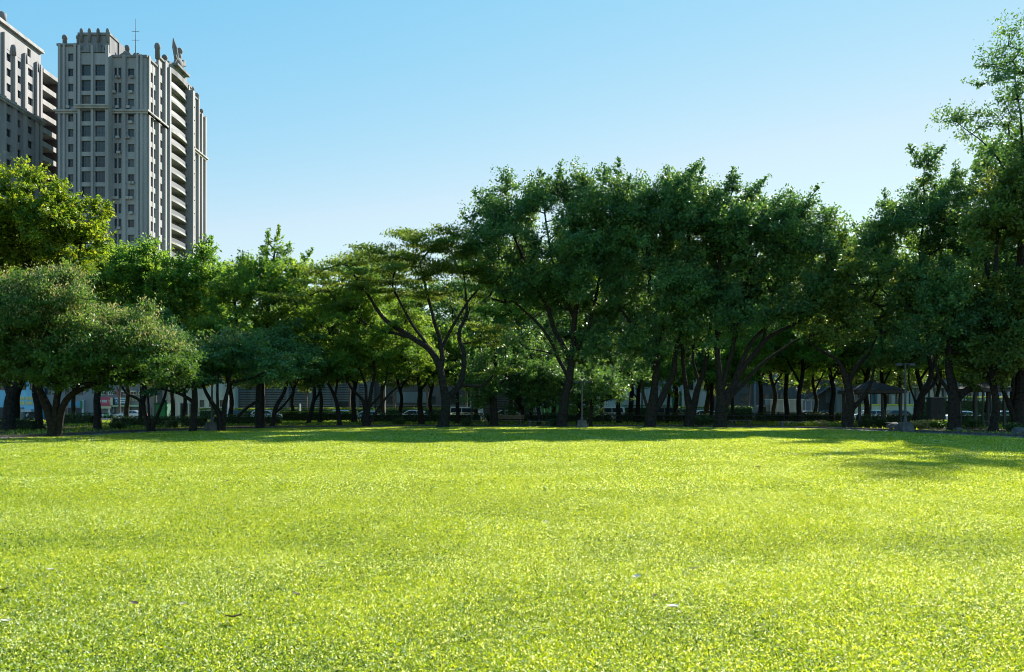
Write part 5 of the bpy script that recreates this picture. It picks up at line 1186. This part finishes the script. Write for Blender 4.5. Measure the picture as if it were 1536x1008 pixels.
VEH = [('sedan', 'silver', 'silver sedan in front of the roller shutters, right of the red sign', 196, 126, 0), ('sedan', 'black', 'dark sedan behind the left lamp post', 347, 116, 0), ('hatch', 'silver', 'small silver car left of the white bollard post', 400, 115, 1), ('hatch', 'blue', 'pale blue hatchback parked in front of the left clipped hedge', 506, 114, 0),
       ('sedan', 'silver', 'silver car behind the many-stemmed tree', 556, 116, 1), ('hatch', 'white', 'white car by the slim trunk left of the flat-topped tree', 618, 116, 0), ('van', 'white', 'white van left of the pale concrete pier, behind the flat-topped tree', 700, 112, 1), ('hatch', 'white', 'white-roofed car in front of the dark louvred shed', 766, 112, 1),
       ('truck', 'green', 'green box truck with a white roof rim behind the tallest ficus trunk', 846, 114, 1), ('van', 'white', 'white van in front of the blank pale wall', 910, 112, 0), ('van', 'grey', 'grey van with white roof between the second ficus and the V-forked ficus', 1002, 111, 1), ('hatch', 'white', 'white car right of the V-forked ficus', 1052, 115, 0),
       ('lorry', 'grey', 'white box truck, tall box greyed for shade, at the right of the centre group', 1166, 110, 0), ('sedan', 'silver', 'silver sedan directly behind the box truck', 1215, 113, 1), ('sedan', 'teal', 'dark teal sedan left of the Y-forked trunk', 1243, 118, 1), ('hatch', 'white', 'white car seen through the left shelter', 1302, 112, 0),
       ('hatch', 'grey', 'grey hatchback with pale roof right of the left shelter', 1340, 114, 0), ('sedan', 'white', 'white car partly behind the thick trunk with the long branch', 1440, 105, 0), ('sedan', 'white', 'white sedan behind the right edge trees', 1507, 108, 1)]
for k_, c_, lab, x, D, fl in VEH: vehicle(k_, c_, lab, x, D, bool(fl))
vehicle('lorry', 'navy', 'dark blue box truck parked behind the white box truck', 1192, 119, False)

def scooter(x, D, col, label):
    r = empty('scooter', (gx(x, D), D, STREET + .13), random.Random(x).uniform(0, 6), label, 'scooter', 'scooters parked in front of the shops')
    m = MB(); m.frustum(0, 0, .25, .38, .35, .13, .38, .15); m.frustum(.35, 0, .38, .75, .3, .13, .26, .12); m.tube((-.45, 0, .35), (-.6, 0, .95), .1, .07, 8); m.build('body', CP[col], r, bevel=.02)
    s = MB(); s.frustum(.35, 0, .752, .84, .36, .14, .33, .12); s.build('seat', M['tyre'], r, bevel=.02)
    h = MB(); h.tube((-.58, -.32, 1.02), (-.58, .32, 1.02), .02, .02, 6); h.tube((-.6, 0, .9), (-.58, 0, 1.02), .03, .03, 6); h.build('handlebar', M['darkmetal'], r)
    for wx in (-.62, .6): w = MB(); w.tube((wx, -.06, .24), (wx, .06, .24), .24, .24, 14); w.build('wheel', M['tyre'], r)
for x, D, c_, lab in ((157, 133.5, 'white', 'white scooter left under the red sign'), (163, 133, 'green', 'green scooter under the red sign'), (169, 133.5, 'silver', 'silver scooter at the white pier right of the red sign'), (41, 133, 'silver', 'silver scooter under the pale awning of the blue shop'), (98, 133, 'black', 'black scooter in front of the grey shop shutters')): scooter(x, D, c_, lab)

# ------------------------------------------------------------------ park furniture
def lamp_post(x, D, toppy, label, head='arms', col='steel', block=True):
    k = D / F; H = EYE + (HY - toppy) * k; r = empty('lamp_post', (gx(x, D), D, 0), 0, label, 'lamp post', 'park lamp posts')
    if block: b = MB(); b.frustum(0, 0, -.05, .62, .42, .42, .3, .3); b.build('concrete_base', M['kerb'], r, bevel=.03)
    p = MB(); p.tube((0, 0, .6 if block else 0), (0, 0, H), .07, .05, 10); p.lathe([(.11, .6), (.11, .8), (.07, .86)], 0, 0, 10); p.build('pole', M[col], r)
    h = MB(); h.tube((-.45, 0, H), (.45, 0, H), .03, .03, 8); h.build('cross_arm', M[col], r)
    for s in (-1, 1): g = MB(); g.frustum(s*.42, 0, H-.12, H+.05, .2, .1, .15, .07); g.build('lamp_head', M['darkmetal'], r, bevel=.02)
lamp_post(1358, 50, 546, 'park lamp with brownish pole on a trapezoid concrete block at right')
lamp_post(873, 58, 572, 'grey park lamp on a concrete block, just right of the tallest ficus trunk')
lamp_post(318, 50, 570, 'grey park lamp on a concrete block at left under the dark trees')
lamp_post(708, 70, 560, 'thin dark park lamp between the flat-topped tree and the pale pier', col='darkmetal', block=False)
def street_pole(x, D, top, label, r=.07, cross=0, col='white', nm='street_pole'):
    k = D / F; H = EYE + (HY-top)*k - gz(D); o = empty(nm, (gx(x, D), D, gz(D)), 0, label, 'pole'); m = MB(); m.tube((0, 0, 0), (0, 0, H), r, r*.7, 8); m.lathe([(r*1.8, 0), (r*1.8, .15), (r, .22)], 0, 0, 8); m.build('shaft', M[col], o)
    if cross: c = MB(); c.box(-cross, cross, -.05, .05, H-.5, H-.38); c.frustum(0, 0, H-.95, H-.5, .16, .12, .22, .16); c.build('crossarm', M[col], o)
street_pole(578, 104, 564, 'thin white street pole rising behind the many-stemmed tree')
street_pole(450, 100, 605.5, 'short white bollard post in front of the slatted facade', r=.16, nm='bollard_post')
street_pole(1199, 92, 573, 'grey utility pole with a short crossarm behind the box truck', r=.11, cross=.9, col='steel', nm='utility_pole')
street_pole(342, 108, 592, 'pale grey post behind the left lamp post', r=.18, col='pale')

M['shelter_roof'] = mat('shelter_shingle', (0.04, 0.04, 0.042), .9, .2, 3, spec=.15)
def shelter(x0, x1, D, eave, peak, label, lean=True):
    k = D / F; X0, X1 = gx(x0, D), gx(x1, D); w = (X1-X0)/2; ze = EYE + (HY-eave)*k; zp = EYE + (HY-peak)*k; d = w*.95
    r = empty('park_shelter', ((X0+X1)/2, D, 0), 0, label, 'shelter', 'open park shelters')
    b = MB(); b.box(-w-.35, w+.35, -d-.35, -d-.15, ze-.12, ze+.12); b.box(-w-.35, w+.35, d+.15, d+.35, ze-.12, ze+.12); b.box(-w-.35, -w-.15, -d-.147, d+.147, ze-.12, ze+.12); b.box(w+.15, w+.35, -d-.147, d+.147, ze-.12, ze+.12); b.build('eaves_beam', M['darkmetal'], r)
    f = MB(); f.frustum(0, 0, ze+.125, zp, w+.45, d+.45, .25, .25); f.build('roof', M['shelter_roof'], r); c = MB(); c.frustum(0, 0, zp, zp+.15, .3, .3, .2, .2); c.build('roof_cap', M['darkmetal'], r)
    for sx in (-1, 1):
        for sy in (-1, 1): p = MB(); p.box(sx*w-.09, sx*w+.09, sy*d-.09, sy*d+.09, -.02, ze-.12); p.build('post', M['darkmetal'], r, bevel=.01)
    p = MB(); p.tube((w*.35, -d+.3, 0), (w*.15, -d+.3, ze-.1), .07, .07, 8); p.build('brace', M['darkmetal'], r); p = MB(); p.tube((-w*.4, -d+.2, 0), (-w*.4, -d+.2, ze-.1), .06, .06, 8); p.build('brace', M['darkmetal'], r)
    s = MB(); s.box(-w+.25, w-.25, d-.55, d-.15, .40, .47); s.build('bench_seat', M['brown'], r)
shelter(1277, 1337, 64, 588, 573, 'open shelter with four posts and low hipped roof right of the Y-forked trunk')
shelter(1452, 1494, 62, 585.5, 574, 'open shelter with dark posts right of the thick trunk with the long branch')
r = empty('equipment_box', (gx(1404, 66), 66, 0), 0, 'big dark grey metal equipment box on legs between lamp post and thick trunk', 'equipment box')
k = 66 / F; m = MB(); m.box(-.62, .62, -.35, .35, .55, EYE+(HY-597)*k); m.build('cabinet', M['darkmetal'], r, bevel=.02); m = MB(); m.box(-.68, .68, -.4, .4, EYE+(HY-597)*k+.002, EYE+(HY-596)*k+.03); m.build('lid', M['grey'], r, bevel=.01)
for sx in (-.5, .5):
    for sy in (-.25, .25): m = MB(); m.box(sx-.04, sx+.04, sy-.04, sy+.04, 0, .549); m.build('leg', M['darkmetal'], r)
m = MB(); m.box(-.01, .01, -.36, -.351, .6, EYE+(HY-598)*k); m.box(.1, .14, -.4, -.351, 1.1, 1.3); m.build('door_handle', M['steel'], r)
r = empty('green_kiosk', (gx(244, 84), 84, 0), 0, 'dark green metal kiosk standing behind the blossom tree', 'kiosk')
m = MB(); m.box(-.65, .65, -.5, .5, 0, 1.95); m.build('cabinet', M['kiosk'], r, bevel=.03); m = MB(); m.box(-.72, .72, -.57, .57, 1.952, 2.05); m.build('roof', M['kiosk'], r, bevel=.02); m = MB(); m.box(-.5, .5, -.53, -.502, .15, 1.8); m.build('door', M['green'], r)

M['benchwood'] = mat('bench_planks', (0.16, 0.12, 0.08), .8, .25, 5)
def bench(x, D, w, label, back=False):
    r = empty('park_bench', (gx(x, D), D, 0), 0, label, 'bench', 'benches along the path')
    s = MB(); 
    for i in range(3): s.box(-w/2, w/2, -.22+i*.155, -.22+i*.155+.14, .42, .47)
    s.build('seat', M['path'] if not back else M['benchwood'], r)
    for sx in (-w*.38, w*.38): l = MB(); l.box(sx-.09, sx+.09, -.2, .2, 0, .419); l.build('leg', M['kerb'], r, bevel=.01)
    if back: b = MB(); b.box(-w/2, w/2, .26, .3, .6, .72); b.box(-w/2, w/2, .26, .3, .78, .9); b.box(-w*.38-.03, -w*.38+.03, .24, .26, .3, .9); b.box(w*.38-.03, w*.38+.03, .24, .26, .3, .9); b.build('backrest', M['benchwood'], r)
for a in ((809, 64, 1.9, 'pale sunlit slab bench just left of the tallest ficus'), (763, 66, 2.6, 'long low bench by the path left of the crooked tree', True), (1190, 60, 2.3, 'low bench left of the Y-forked trunk near the pale plants'), (1345, 57, 1.5, 'stone bench just left of the lamp on the concrete block'), (715, 66, 1.8, 'low bench between the flat-topped tree and the thin dark lamp'), (1110, 66, 1.8, 'low slab bench right of the sweeping ficus')): bench(*a)

def fence(x0, x1, D, h, label):
    X0, X1 = gx(x0, D), gx(x1, D); r = empty('park_fence', ((X0+X1)/2, D, 0), 0, label, 'fence', 'low wire fences behind the trees'); w = (X1-X0)/2
    n = int((X1-X0)/1.6); m = MB(); m.tube((-w, 0, h), (w, 0, h), .02, .02, 6); m.tube((-w, 0, h*.55), (w, 0, h*.55), .015, .015, 5); m.build('rail', M['darkmetal'], r)
    for i in range(n+1): p = MB(); p.tube((-w+2*w*i/n, 0, 0), (-w+2*w*i/n, 0, h+.06), .035, .03, 6); p.build('post', M['darkmetal'], r)
fence(735, 905, 70, .85, 'low dark fence behind the tallest ficus'); fence(1090, 1262, 70, .85, 'low dark fence in front of the white box truck'); fence(560, 730, 74, .85, 'low dark fence behind the flat-topped tree'); fence(915, 1075, 74, .8, 'low dark fence behind the second ficus')
rs_ = random.Random(8)
def rock(x, D, s, label):
    bm = bmesh.new(); bmesh.ops.create_icosphere(bm, subdivisions=3, radius=s)
    for v in bm.verts: q = noise.noise(v.co * 2.2 / s * .6 + Vector((x, 0, 0))); v.co *= 1 + .35*q; v.co.z *= .65
    me = bpy.data.meshes.new('rock'); bm.to_mesh(me); bm.free(); o = link('rock', me, None, M['kerb'], (gx(x, D), D, s*.4)); tag(o, label, 'rock', 'grey stones under the trees')
rock(1342, 55, .45, 'rounded grey stone leaning at the trunk left of the lamp block'); rock(1530, 44, .4, 'grey stone at the foot of the right edge tree'); rock(1438, 51, .25, 'small stone at the foot of the thick trunk with the long branch')

# ------------------------------------------------------------------ fallen leaves on the lawn
M['dryleaf'] = mat('pale_dry_leaf', (0.55, 0.50, 0.38), .6, .25, 12); M['brownleaf'] = mat('brown_dry_leaf', (0.13, 0.09, 0.05), .7, .3, 12)
FLV = [(350, 942, 20, 1, 'brown curled leaf low at left, largest dark one'), (955, 878, 11, 0, 'bright pale leaf right of the lawn centre'), (1040, 866, 14, 0, 'pale folded leaf further right and higher than the bright one'), (1137, 707, 7, 1, 'dark fallen leaf far out on the right of the lawn'), (200, 920, 12, 1, 'brown leaf left of the largest dark leaf'), (10, 948, 12, 0, 'white curled leaf at the left edge near the bottom'),
       (5, 899, 14, 1, 'grey leaf at the left edge above the white one'), (340, 729, 6, 1, 'dark speck-like leaf at left in the far lawn'), (445, 906, 11, 1, 'brown leaf near the bottom left of centre'), (274, 922, 14, 0, 'pale leaf between two brown leaves at lower left'), (75, 867, 10, 0, 'pale narrow leaf upper left of the near lawn'), (1010, 926, 16, 0, 'long pale leaf lower right of centre'), (982, 908, 8, 1, 'dark small leaf above the long pale leaf'),
       (483, 863, 8, 1, 'small dark leaf left of centre'), (1143, 955, 12, 0, 'pale leaf low on the right'), (255, 992, 12, 0, 'white leaf at the very bottom left'), (818, 795, 8, 0, 'small pale leaf in the middle of the lawn'), (923, 707, 5, 1, 'tiny dark leaf in the far middle of the lawn')]
for i, (x, y, wpx, br_, lab) in enumerate(FLV):
    D = gD(y); s = wpx * D / F * 1.3; bm = bmesh.new(); rr = random.Random(i); n_ = 7; rows = []
    for a in range(n_ + 1):
        t = a / n_; wd = .34 * math.sin(PI * min(1, t * 1.02 + .02)) ** .8 * (1 - .25*t) + .01
        rows.append([bm.verts.new(((t-.5)*s, b*wd*s, s*(.10*abs(b)**1.5 + .22*(t-.4)**2 + .03*math.sin(t*9+b*2)))) for b in (-1, -.5, 0, .5, 1)])
    for a in range(n_):
        for b in range(4): bm.faces.new((rows[a][b], rows[a+1][b], rows[a+1][b+1], rows[a][b+1]))
    me = bpy.data.meshes.new('fallen_leaf'); bm.to_mesh(me); bm.free()
    for p_ in me.polygons: p_.use_smooth = True
    o = link('fallen_leaf', me, None, M['brownleaf' if br_ else 'dryleaf'], (gx(x, D), D, (.075 if D < 8 else .10))); o.rotation_euler = (rr.uniform(-.3, .3), rr.uniform(-.25, .25), rr.uniform(-.7, .7) + (PI if rr.random() < .5 else 0))
    tag(o, lab, 'leaf', 'fallen leaves on the lawn')
